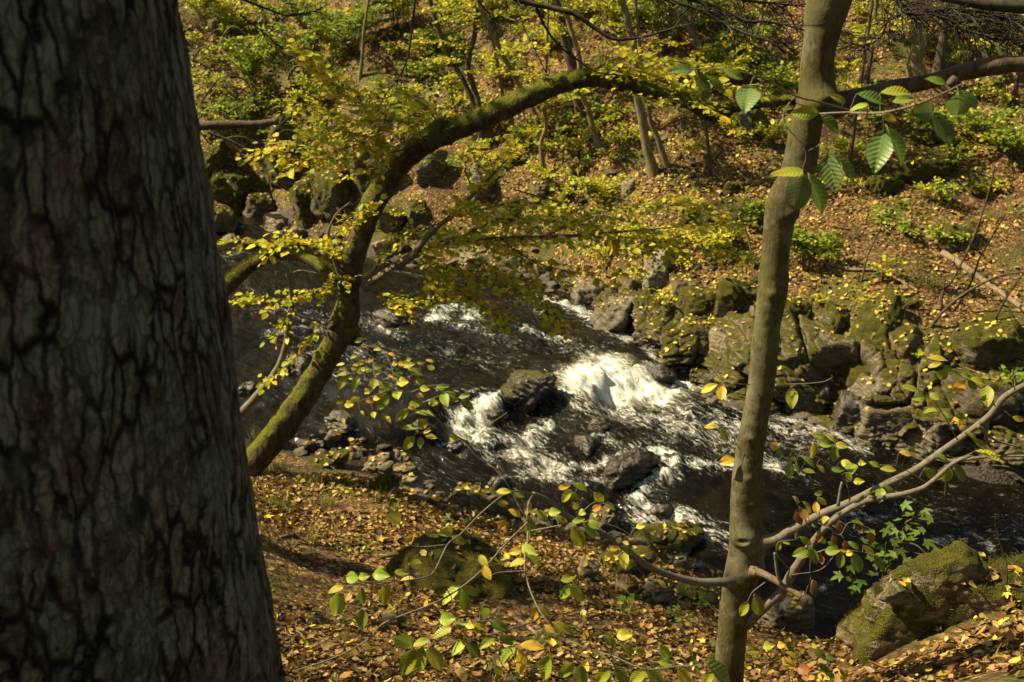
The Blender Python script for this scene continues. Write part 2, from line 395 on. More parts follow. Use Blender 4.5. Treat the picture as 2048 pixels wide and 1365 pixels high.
def water_mat():
    m, nt, out = new_mat('stream_water'); g = N(nt)
    uv = g.coord('UV'); p = g.pos(); foam = g.attr('foam'); aer = g.attr('aer')
    st = g.mapping(uv, (.85, 2.9, 1))
    n1 = g.noise(st, 4.2, 9, .70, 1.1); n2 = g.noise(st, 22, 5, .68, .8)
    f1 = g.math('ABSOLUTE', g.math('SUBTRACT', g.noise(st, 3.0, 7, .62, 1.6), .5)); f2 = g.math('ABSOLUTE', g.math('SUBTRACT', g.noise(st, 8.5, 6, .62, 1.2), .5))
    web = g.math('ADD', g.math('MULTIPLY', g.math('SUBTRACT', 1, g.smooth(f1, .0, .06)), .30), g.math('MULTIPLY', g.math('SUBTRACT', 1, g.smooth(f2, .0, .06)), .22))
    s = g.math('ADD', g.math('MULTIPLY', foam, 1.0), g.math('ADD', g.math('MULTIPLY', g.math('SUBTRACT', n1, .5), 2.0), g.math('MULTIPLY', g.math('SUBTRACT', n2, .5), .7)))
    s = g.math('ADD', s, web)
    ff = g.math('MULTIPLY', g.smooth(s, .64, 1.36), g.smooth(foam, .02, .20))
    deep = g.ramp(g.noise(p, 1.2, 3), [(.35, (.0025, .002, .001)), (.7, (.007, .005, .002))])
    deep = g.mix(g.math('MULTIPLY', g.smooth(g.math('ADD', aer, g.math('MULTIPLY', g.math('SUBTRACT', n1, .5), .8)), .45, 1.25), .9), deep, (.19, .19, .115))
    fl = g.math('MULTIPLY', g.smooth(g.math('ADD', g.noise(g.mapping(uv, (1.0, 3.4, 1)), 15, 4, .6, .8), g.math('MULTIPLY', g.noise(uv, .9, 3), .30)), .90, .96), .25)  # thin pale flecks: foam, and sky glints painted into the water colour
    ff = g.math('MAXIMUM', ff, fl)
    c = g.mix(ff, deep, (.66, .68, .65))
    rip = g.math('ADD', g.math('MULTIPLY', g.noise(st, 6, 4, .55, .8), 1.0), g.math('MULTIPLY', g.noise(st, 24, 3, .55, .4), g.math('ADD', .12, g.math('MULTIPLY', ff, .5))))
    b = g.pbsdf(c, g.math('ADD', .04, g.math('MULTIPLY', ff, .6)), .32, g.bump(rip, .6, .07))
    b.inputs['IOR'].default_value = 1.33
    g.l(b.outputs[0], out.inputs[0]); return m
M['water'] = water_mat()
# ------------------------------------------------------------------ water level and terrain
_A = np.array([-.9, 12.0]); _Bv = unit(np.array([3.7, 2.0])); _Nd = np.array([_Bv[1], -_Bv[0]])
def dfall(x, y):   # signed distance past the line of the falls, downstream positive
    t = (x - _A[0]) * _Bv[0] + (y - _A[1]) * _Bv[1]
    return (x - _A[0]) * _Nd[0] + (y - _A[1]) * _Nd[1] + .16 * np.sin(t * 2.1) + .1 * np.sin(t * 4.7 + 1)
def zw(x, y):
    d = dfall(np.asarray(x, float), np.asarray(y, float))
    return .62 - .30 / (1 + np.exp(-np.clip(d / .09, -40, 40))) - .32 * sst(.3, 4.2, d) + .05 * sst(-8, -3, -d) * 0
def onw(px, py, up=0.0):
    z = .4
    for _ in range(30):
        p = onz(px, py, z + up); z = .5 * z + .5 * float(zw(p[0], p[1]))
    return onz(px, py, z + up)
CP = []
for px, py in [(580, 445), (640, 490), (690, 505), (760, 522), (830, 530), (900, 537), (1000, 548), (1060, 562), (1150, 592), (1210, 632),
               (1270, 682), (1320, 722), (1400, 765), (1480, 805), (1600, 838), (1700, 872), (1800, 905), (1900, 935), (2048, 968),
               (480, 440), (530, 438),
               (500, 870), (560, 895), (640, 900), (700, 900), (760, 925), (820, 950), (880, 985), (950, 1015), (1010, 1035), (1080, 1045), (1180, 1050), (1270, 1070), (1400, 1115), (1480, 1150),
               (1540, 1190), (1600, 1280), (1660, 1300)]:
    p = onw(px, py); CP.append((p[0], p[1], p[2] - .03))
for px, py, dp in [(520, 500, .4), (560, 600, .5), (520, 720, .5), (600, 800, .35), (700, 650, .5), (800, 600, .5), (800, 750, .5), (900, 680, .5), (1000, 640, .5), (1080, 600, .4), (1050, 720, .4),
                   (900, 850, .4), (1150, 680, .4), (1200, 800, .5), (1000, 920, .4), (1150, 930, .4), (1350, 850, .5), (1300, 980, .4), (1420, 1000, .5), (1600, 950, .5), (1750, 1000, .5), (1900, 1030, .5),
                   (1650, 1150, .5), (1800, 1150, .6), (2040, 1060, .5)]:
    p = onw(px, py); CP.append((p[0], p[1], p[2] - dp))
G = [  # far side: pixel column, row, forward distance
    (450, 400, 23.9), (450, 330, 24.4), (450, 250, 25.2), (450, 100, 27.6), (450, 0, 30), (330, 250, 25.5), (330, 60, 28),
    (580, 400, 23.7), (580, 340, 24.2), (580, 250, 25.1), (580, 100, 27.2), (580, 0, 29.3),
    (700, 440, 20.9), (700, 380, 21.5), (700, 300, 22.6), (700, 200, 24.2), (700, 100, 25.8), (700, 0, 28),
    (850, 480, 19.9), (850, 420, 20.4), (850, 340, 21.4), (850, 250, 22.7), (850, 120, 24.6), (850, 0, 26.8),
    (1000, 500, 19.0), (1000, 430, 19.8), (1000, 350, 20.6), (1000, 250, 21.9), (1000, 120, 23.6), (1000, 0, 25.5),
    (1130, 545, 17.7), (1150, 470, 18.6), (1150, 380, 19.4), (1150, 280, 20.4), (1150, 150, 22.1), (1150, 0, 24.2),
    (1240, 575, 16.3), (1300, 510, 16.2), (1300, 430, 17.2), (1300, 340, 18.4), (1300, 240, 19.8), (1300, 120, 21.4), (1300, 0, 23.2),
    (1330, 600, 15.3), (1430, 640, 14.6), (1430, 580, 15.0), (1480, 500, 16.0), (1480, 380, 17.6), (1480, 240, 19.4), (1480, 120, 20.9), (1480, 0, 22.6),
    (1540, 740, 13.5), (1560, 620, 13.9), (1600, 540, 14.8), (1600, 430, 16.5), (1620, 300, 18.4), (1620, 150, 20.3), (1620, 0, 22.2),
    (1690, 790, 12.9), (1690, 740, 13.2), (1720, 640, 13.2), (1720, 560, 14.2), (1740, 450, 15.9), (1750, 350, 17.4), (1750, 200, 19.3), (1750, 60, 21.2),
    (1830, 850, 12.2), (1830, 740, 12.5), (1850, 640, 13.2), (1870, 540, 14.4), (1880, 430, 16.0), (1880, 300, 18.0), (1880, 150, 20.0), (1880, 0, 22),
    (1990, 880, 11.5), (1990, 800, 11.8), (1990, 700, 12.5), (2020, 600, 13.6), (2020, 480, 15.2), (2020, 350, 17), (2020, 200, 19.2), (2020, 60, 21),
    # near side
    (520, 960, 9.6), (600, 960, 9.3), (600, 1040, 8.0), (700, 960, 9.4), (700, 1020, 8.2), (780, 1010, 8.9), (850, 1060, 8.0), (950, 1075, 8.0), (1050, 1090, 8.0),
    (600, 1130, 6.7), (700, 1130, 6.8), (800, 1180, 6.3), (920, 1180, 6.5), (1050, 1180, 6.6), (1160, 1150, 7.2), (1250, 1190, 6.9), (1330, 1200, 7.0), (1420, 1220, 6.9),
    (600, 1250, 5.4), (750, 1270, 5.2), (900, 1290, 5.1), (1050, 1290, 5.15), (1200, 1290, 5.3), (1340, 1280, 5.6), (1480, 1290, 5.7), (1560, 1305, 5.7),
    (600, 1350, 4.4), (800, 1360, 4.35), (1000, 1360, 4.4), (1200, 1360, 4.5), (1400, 1360, 4.6), (1550, 1360, 4.65),
    (1640, 1310, 5.2), (1700, 1300, 4.95), (1760, 1262, 4.95), (1740, 1340, 4.4), (1850, 1262, 4.5), (1950, 1240, 4.4), (2040, 1240, 4.35), (2040, 1190, 4.7), (1980, 1340, 3.75), (1850, 1355, 3.9), (1830, 1230, 5.0), (1900, 1200, 5.0), (1990, 1180, 5.0)]
for px, py, y in G: CP.append(tuple(at(px, py, y)))
for x, y, z in [(-7.6, 15.5, .6), (-10.5, 19, .6), (-9.5, 22, .1), (-8, 20, .1), (-7, 17.5, .1), (-6.5, 24, .1), (-14, 22, .6), (-15, 24.5, .1), (-20, 27, .1), (-19, 24, .7), (-12, 26.5, .7), (-18, 30, .8),
                (-5.5, 12.5, .65), (-7.5, 12, 1.6), (-6, 9, 2.4), (-10, 12, 3.0), (-12, 16, 2.5), (-16, 18, 3.5), (-10, 4, 5), (-5, 4, 3.9), (-3, 7, 2.6), (-2.5, 3, 3.6), (0, 2.4, 3.7), (2.5, 2.6, 3.9), (-1, 1, 4.2), (0, 0, 4.4), (-1.2, -2, 5.0), (2, 0, 4.5), (5, 3, 3.8),
                (4.2, 4.9, 2.9), (3.2, 6.2, 1.3), (4.5, 6.3, 1.3), (7, 5, 2.6), (10, 4, 3.2), (7, 6.4, 1.2), (3.4, 7.5, -.05), (5.5, 7.3, -.05), (8, 7, -.05), (8, 8.8, -.55), (5, 8.6, -.55), (11, 8.5, -.55), (14, 8, -.55), (14, 6.4, 0), (20, 8, -.5), (20, 6, 0), (30, 8, -.5),
                (8.5, 11, 0), (9, 12, 1.4), (10.5, 10.8, 0), (14, 10.2, 0), (14, 11.8, 1.6), (20, 10.2, 0), (20, 12, 1.8), (12, 15, 3), (12, 20, 5.2), (18, 20, 6), (18, 15, 3.6),
                (-16, 32, 4), (-13, 30, 4.2), (-20, 40, 10), (-8, 36, 8.6), (0, 32, 9.5), (8, 30, 9.5), (16, 30, 11), (0, 45, 16), (-15, 50, 17), (20, 45, 18), (30, 30, 12), (0, 65, 26), (-40, 65, 26), (40, 65, 27), (-45, 30, 6), (-40, 15, 9),
                (0, -10, 8), (-15, -10, 9), (15, -10, 8), (-30, 0, 10), (30, 0, 6), (45, 15, 8), (0, -40, 16), (-50, -40, 20), (50, -40, 16), (0, 100, 38), (-70, 100, 38), (70, 100, 40), (-90, 30, 22), (90, 30, 25)]:
    CP.append((x, y, z))
CP = np.array(CP, float)
_c2 = .35 ** 2
def _phi(d2): return np.sqrt(d2 + _c2)
_K = _phi(((CP[:, None, :2] - CP[None, :, :2]) ** 2).sum(-1)) - 0.06 * np.eye(len(CP))
_Pm = np.column_stack([np.ones(len(CP)), CP[:, :2]])
_S = np.block([[_K, _Pm], [_Pm.T, np.zeros((3, 3))]])
_w = np.linalg.solve(_S, np.concatenate([CP[:, 2], np.zeros(3)]))
def Hb(x, y):
    x = np.atleast_1d(np.asarray(x, float)); y = np.atleast_1d(np.asarray(y, float)); o = np.empty(len(x))
    for i in range(0, len(x), 20000):
        a = np.stack([x[i:i + 20000], y[i:i + 20000]], 1)
        d2 = ((a[:, None] - CP[None, :, :2]) ** 2).sum(-1)
        o[i:i + 20000] = _phi(d2) @ _w[:-3] + _w[-3] + a @ _w[-2:]
    return o
def Hn(x, y, b):
    q = np.stack([x, y, 0 * x], 1)
    hi = sst(-.1, .8, b - zw(x, y)); far = sst(13, 17, y)
    n = fbm(q * .9, 4, 3) * .14 * (.4 + far) + fbm(q * 3.5, 3, 8) * .05 + fbm(q * 9, 2, 9) * .015
    led = np.abs(vnoise(np.stack([x * .55 + y * .25, y * .9 - x * .2, 0 * x], 1), 21)); n = n + far * .35 * (led - .25) * sst(.8, 2.0, b)
    return b + n * (.25 + .75 * hi)
def H(x, y):
    x = np.atleast_1d(np.asarray(x, float)); y = np.atleast_1d(np.asarray(y, float)); return Hn(x, y, Hb(x, y))
def ong(px, py, lo=2.5, hi=34):
    """first hit of a photo pixel's sight line with the terrain or water"""
    d = ray(px, py); ys = np.arange(lo, hi, .25); P = CAM + d[None] * (ys / d[1])[:, None]
    cand = np.nonzero(P[:, 2] <= np.maximum(Hb(P[:, 0], P[:, 1]), zw(P[:, 0], P[:, 1])) + .45)[0]
    if not len(cand): return P[-1]
    ys = np.arange(ys[cand[0]] - .25, hi, .04)
    for k in range(0, len(ys), 60):
        P = CAM + d[None] * (ys[k:k + 60] / d[1])[:, None]; hb = Hb(P[:, 0], P[:, 1]); w = zw(P[:, 0], P[:, 1])
        h = np.where(hb < w + .05, np.maximum(w, hb), Hn(P[:, 0], P[:, 1], hb)); q = np.nonzero(P[:, 2] <= h)[0]
        if len(q): return P[q[0]]
    return P[-1]
def grid(xs, ys):
    X, Y = np.meshgrid(xs, ys); nx, ny = len(xs), len(ys)
    i = np.arange(ny - 1)[:, None] * nx + np.arange(nx - 1)[None]
    return X.ravel(), Y.ravel(), np.stack([i, i + 1, i + nx + 1, i + nx], -1).reshape(-1, 4)
xs = np.concatenate([-np.geomspace(90, 13.2, 26), np.arange(-13, 13.01, .085), np.geomspace(13.2, 90, 26)])
ys = np.concatenate([-np.geomspace(40, 2.2, 16), np.arange(-2, 32, .085), np.geomspace(32.2, 100, 30)])
gx, gy, gq = grid(xs, ys)
gz = H(gx, gy)
wetv = 1 - sst(.05, .38, gz - zw(gx, gy) + .12 * vnoise(np.stack([gx * 3, gy * 3, 0 * gx], 1), 5))
tag(mkmesh('ground', np.stack([gx, gy, gz], 1), gq, M['ground'], attrs={'wet': wetv}), kind='structure')

# ------------------------------------------------------------------ stream
CL = catmull(np.array([[-30, 29], [-20, 26.5], [-13, 24.2], [-8, 21.6], [-5.2, 19.6], [-3.4, 16.6], [-1.2, 14.3], [1.2, 12.2], [3.4, 10.4], [6, 9.2], [10, 8.8], [20, 8.3], [32, 8]], float), 400)
_seg = np.concatenate([[0], np.cumsum(np.linalg.norm(np.diff(CL, axis=0), axis=1))]); _ct = unit(np.gradient(CL, axis=0))
def flow(x, y):
    s = np.empty(len(x)); t = np.empty(len(x))
    for i in range(0, len(x), 20000):
        a = np.stack([x[i:i + 20000], y[i:i + 20000]], 1)
        k = ((a[:, None] - CL[None]) ** 2).sum(-1).argmin(1); d = a - CL[k]
        s[i:i + 20000] = _seg[k] + (d * _ct[k]).sum(1); t[i:i + 20000] = d[:, 1] * _ct[k][:, 0] - d[:, 0] * _ct[k][:, 1]
    return s, t
FOAM = [  # pixel path on the water, half-width m, strength
    ([(1215, 722), (1160, 762), (1240, 785), (1320, 790)], .34, 1.15), ([(1180, 738), (1140, 772)], .2, 1.0), ([(1200, 745), (1270, 765), (1330, 765), (1370, 770)], .26, 1.1),
    ([(1335, 752), (1390, 765), (1450, 788), (1500, 810)], .22, 1.0), ([(1180, 790), (1280, 830), (1380, 860), (1480, 890)], .36, .60), ([(1300, 800), (1400, 830), (1500, 870)], .36, .52), ([(1480, 820), (1560, 850), (1620, 870)], .22, .5),
    ([(985, 800), (955, 825), (930, 850)], .16, 1.15), ([(945, 840), (925, 855), (960, 870)], .24, .9), ([(930, 865), (1000, 885), (1060, 880)], .25, .62),
    ([(1090, 850), (1060, 875), (1050, 905)], .16, .8), ([(1030, 905), (1070, 915), (1110, 935), (1060, 950)], .24, .78), ([(950, 900), (1000, 910), (1060, 905)], .18, .55), ([(1100, 955), (1160, 930), (1230, 925), (1260, 915)], .13, .75), ([(1130, 955), (1180, 965), (1230, 950)], .22, .5),
    ([(1315, 905), (1340, 925), (1420, 935), (1500, 925), (1570, 935)], .2, .72), ([(1310, 905), (1350, 925)], .16, .95), ([(1340, 950), (1295, 968), (1270, 1000), (1310, 1020), (1390, 1045)], .15, .92), ([(1280, 1035), (1350, 1050), (1440, 1070)], .2, .7),
    ([(1190, 870), (1250, 900), (1310, 880)], .16, .5), ([(1085, 600), (1140, 612), (1190, 640), (1230, 662), (1260, 680)], .2, .85), ([(1040, 600), (1080, 592), (1110, 600)], .14, .7), ([(1050, 655), (1080, 672), (1140, 682)], .14, .62),
    ([(870, 640), (900, 612), (935, 622), (950, 640)], .22, .85), ([(900, 650), (960, 660), (1000, 680)], .2, .45), ([(760, 650), (830, 690), (900, 700)], .16, .5), ([(720, 640), (780, 655)], .16, .5), ([(535, 668), (600, 652), (650, 660)], .13, .68), ([(590, 660), (660, 640), (700, 650)], .18, .42), ([(610, 715), (640, 705)], .12, .5),
    ([(435, 512), (480, 508)], .14, .5), ([(470, 560), (520, 590)], .2, .3), ([(500, 620), (640, 630), (760, 640)], .25, .32), ([(700, 700), (800, 700), (1000, 720)], .5, .30), ([(1020, 690), (1140, 700), (1200, 690)], .25, .38), ([(640, 760), (720, 730), (800, 760)], .3, .28),
    ([(1290, 690), (1310, 720)], .1, .7), ([(1150, 700), (1185, 735)], .08, .6), ([(1120, 690), (1160, 720)], .1, .45), ([(1560, 838), (1620, 855), (1690, 880), (1720, 900)], .16, .7), ([(1700, 865), (1745, 900)], .08, .6), ([(1560, 880), (1640, 900)], .28, .36), ([(1560, 920), (1600, 960)], .2, .35),
    ([(1640, 1045), (1700, 1025), (1760, 1035)], .13, .65), ([(1630, 1050), (1720, 1060)], .1, .5), ([(1865, 1085), (1920, 1070)], .1, .6), ([(1950, 1070), (1985, 1090)], .07, .6), ([(1800, 1000), (1900, 1030), (2040, 1060)], .5, .26), ([(1640, 1190), (1660, 1170)], .07, .55), ([(2000, 1140), (2048, 1150)], .08, .6), ([(1000, 790), (985, 805)], .06, .9), ([(900, 790), (960, 780)], .1, .4), ([(870, 880), (900, 890)], .07, .6), ([(905, 900), (935, 890)], .06, .7)]
dx = .042
wx, wy, wq = grid(np.arange(-16, 16, dx), np.arange(6.0, 27.5, dx))
wb = Hb(wx, wy); lvl = zw(wx, wy); ok = wb < lvl + .14
keep = ok[wq].all(1); wq = wq[keep]; used = np.unique(wq); rm = np.full(len(wx), -1); rm[used] = np.arange(len(used)); wq = rm[wq]
wx, wy, lvl, wb = wx[used], wy[used], lvl[used], wb[used]
fs, ft = flow(wx, wy)
foam = np.zeros(len(wx)); aer = np.zeros(len(wx))
for path, hw, st in FOAM:
    P = np.array([onw(a, b)[:2] for a, b in path])
    n = max(6, int(np.linalg.norm(np.diff(P, axis=0), axis=1).sum() / .06)); P = catmull(P, n)
    m = (wx > P[:, 0].min() - 4 * hw) & (wx < P[:, 0].max() + 4 * hw) & (wy > P[:, 1].min() - 4 * hw) & (wy < P[:, 1].max() + 4 * hw)
    if not m.any(): continue
    a = np.stack([wx[m], wy[m]], 1); d2 = np.full(len(a), 1e9)
    for i in range(0, len(P), 8): d2 = np.minimum(d2, ((a[:, None] - P[None, i:i + 8]) ** 2).sum(-1).min(1))
    foam[m] = np.maximum(foam[m], st * np.exp(-d2 / hw ** 2 * .9)); aer[m] = np.maximum(aer[m], min(1, st) * np.exp(-d2 / (hw * 1.9) ** 2) * min(1, hw / .28))
foam = np.clip(foam * .84 + .13 + .10 * fbm(np.stack([fs * .6, ft * .9, 0 * fs], 1), 3, 29), 0, 1.15)  # even base also feeds the glint streaks painted on dark water
q = np.stack([fs * 1.1, ft * 2.6, 0 * fs], 1)
shore = sst(0, .25, lvl - wb)
turb = .75 + 1.2 * np.clip(foam - .12, 0, 1)
wv = fbm(q * 1.6, 4, 31) * .055 + (1 - 2 * np.abs(fbm(q * 2.6 + 5, 3, 35))) * .03 - .02 + fbm(np.stack([fs * 6, ft * 9, 0 * fs], 1), 3, 37) * .016
hump = .035 * np.clip(foam - .3, 0, 1) * (.5 + fbm(np.stack([wx * 5, wy * 5, 0 * wx], 1), 3, 41))
rg_ = (1 - np.abs(fbm(np.stack([fs * 3.1, ft * 5.2, 0 * fs + 7], 1), 4, 43)) * 2.2) * np.clip(foam - .25, 0, 1) * .06
wz = lvl + rg_ * shore + (wv * turb * 1.6 + hump) * shore
tag(mkmesh('stream', np.stack([wx, wy, wz], 1), wq, M['water'], uv=np.stack([fs, ft], 1), attrs={'foam': foam, 'aer': aer}), kind='structure')

# ------------------------------------------------------------------ rocks
def _ico(sub):
    bm = bmesh.new(); bmesh.ops.create_icosphere(bm, subdivisions=sub, radius=1); bm.verts.ensure_lookup_table()
    v = np.array([w.co[:] for w in bm.verts]); f = np.array([[w.index for w in t.verts] for t in bm.faces]); bm.free(); return unit(v), f
ICO = {k: _ico(k) for k in (3, 4, 5, 6)}
nrock = 0
def rockmesh(w, d, h, seed, kind='boulder', sub=5, tilt=0.0, amp=1.0):
    rg = np.random.default_rng(seed * 7 + 3); V, Fc = ICO[sub]
    if kind == 'block':
        pl = np.vstack([np.eye(3), -np.eye(3)]); pl = unit(pl + rg.normal(size=pl.shape) * .26); dd = rg.uniform(.64, .88, 6)
        ex = unit(rg.normal(size=(7, 3))); pl = np.vstack([pl, ex]); dd = np.concatenate([dd, rg.uniform(.72, .98, 7)]); p = 16
    elif kind == 'slab':
        pl = unit(np.array([[0, 0, 1], [0, 0, -1], [1, 0, .1], [-1, 0, .2], [0, 1, 0], [0, -1, .1]]) + rg.normal(size=(6, 3)) * .13); dd = rg.uniform(.62, .85, 6)
        ex = unit(rg.normal(size=(5, 3)) * [1, 1, .35]); pl = np.vstack([pl, ex]); dd = np.concatenate([dd, rg.uniform(.75, .95, 5)]); p = 30
    else:
        pl = unit(rg.normal(size=(15, 3))); pl = np.vstack([pl, [0, 0, 1.0], [0, 0, -1.0]]); dd = rg.uniform(.68, .95, 17); p = 14
    r = (np.maximum(V @ pl.T, 0) / dd).clip(0, 9); r = (r ** p).sum(1) ** (-1 / p)
    r = np.minimum(r, 1.35)
    P = V * r[:, None]; off = rg.uniform(-50, 50, 3)
    r2 = 1 + .17 * fbm(P * 1.5 + off, 3, 2) + .06 * fbm(P * 5 + off, 4, 3)
    P = P * r2[:, None]
    S = P * np.array([w, d, h]) * .56
    ax = unit(np.array([.28, -.2, 1.0])) if kind != 'boulder' else unit(rg.normal(size=3) + [0, 0, 1.2])
    lay = S @ ax + .03 * fbm(S * 4 + off, 3, 6)
    st = lay * (19 if kind != 'boulder' else 12); saw = np.abs((st % 1) - .5) * 2
    nrm = unit(P); hz = np.sqrt(np.clip(1 - (nrm @ ax) ** 2, 0, 1))
    S = S - nrm * ((sst(.55, 1, saw) * .026 + .012 * _hash(np.floor(st).astype(np.int64), np.zeros(len(st), np.int64), np.zeros(len(st), np.int64), seed)) * hz)[:, None] * min(1, max(w, h) / .5) * amp
    c1, c2, _ = worley(S * np.array([2.6, 2.6, 4.2]) + off, seed); S = S - nrm * ((1 - sst(.0, .10, c2 - c1)) * .035 * amp * min(1, max(w, h) / .6))[:, None]
    S = S + nrm * (fbm(S * 18 + off, 4, 8) * .018 * min(1, w / .4))[:, None]
    return S, Fc
def rock(box, label, moss=.3, tone=1.0, wet=0.0, kind='boulder', dr=.9, yaw=None, tilt=0.0, name='rock', cat='rock', group=None, sink=.28, push=.15, y=None, far=False, amp=1.0):
    global nrock; nrock += 1
    x0, y0, x1, y1 = box; cx, cy = (x0 + x1) / 2, (y0 + y1) / 2
    g = ong(cx, y0 + (y1 - y0) * .72) if y is None else at(cx, cy, y)
    s = mpp(g); w = (x1 - x0) * s; h = (y1 - y0) * s; d = dr * max(w * .75, min(w, h))
    c = at(cx, cy, g[1] + push * d) if y is None else g
    hh = h * 1.12 + sink * h * .3
    c = c - np.array([0, 0, sink * h * .15])
    px = max(x1 - x0, y1 - y0); sub = 6 if px > 300 else (5 if px > 60 else (4 if px > 26 else 3))
    if far: w *= 1.0; d *= 1.15
    if far and cx > 1120 and y1 > 590: c = c + np.array([0, .30 * d, -.05])
    V, Fc = rockmesh(w, d, hh, nrock, kind, sub, amp=amp)
    rg = np.random.default_rng(nrock); a = rg.uniform(-.7, .7) if yaw is None else yaw
    b = tilt
    Rz = np.array([[math.cos(a), -math.sin(a), 0], [math.sin(a), math.cos(a), 0], [0, 0, 1]])
    Ry = np.array([[math.cos(b), 0, math.sin(b)], [0, 1, 0], [-math.sin(b), 0, math.cos(b)]])
    V = V @ (Ry @ Rz).T
    o = mkmesh(name, V, Fc, M['rock']); o.location = c
    o['moss'] = float(moss); o['tone'] = float(tone); o['wet'] = float(wet)
    return tag(o, label, cat, group)
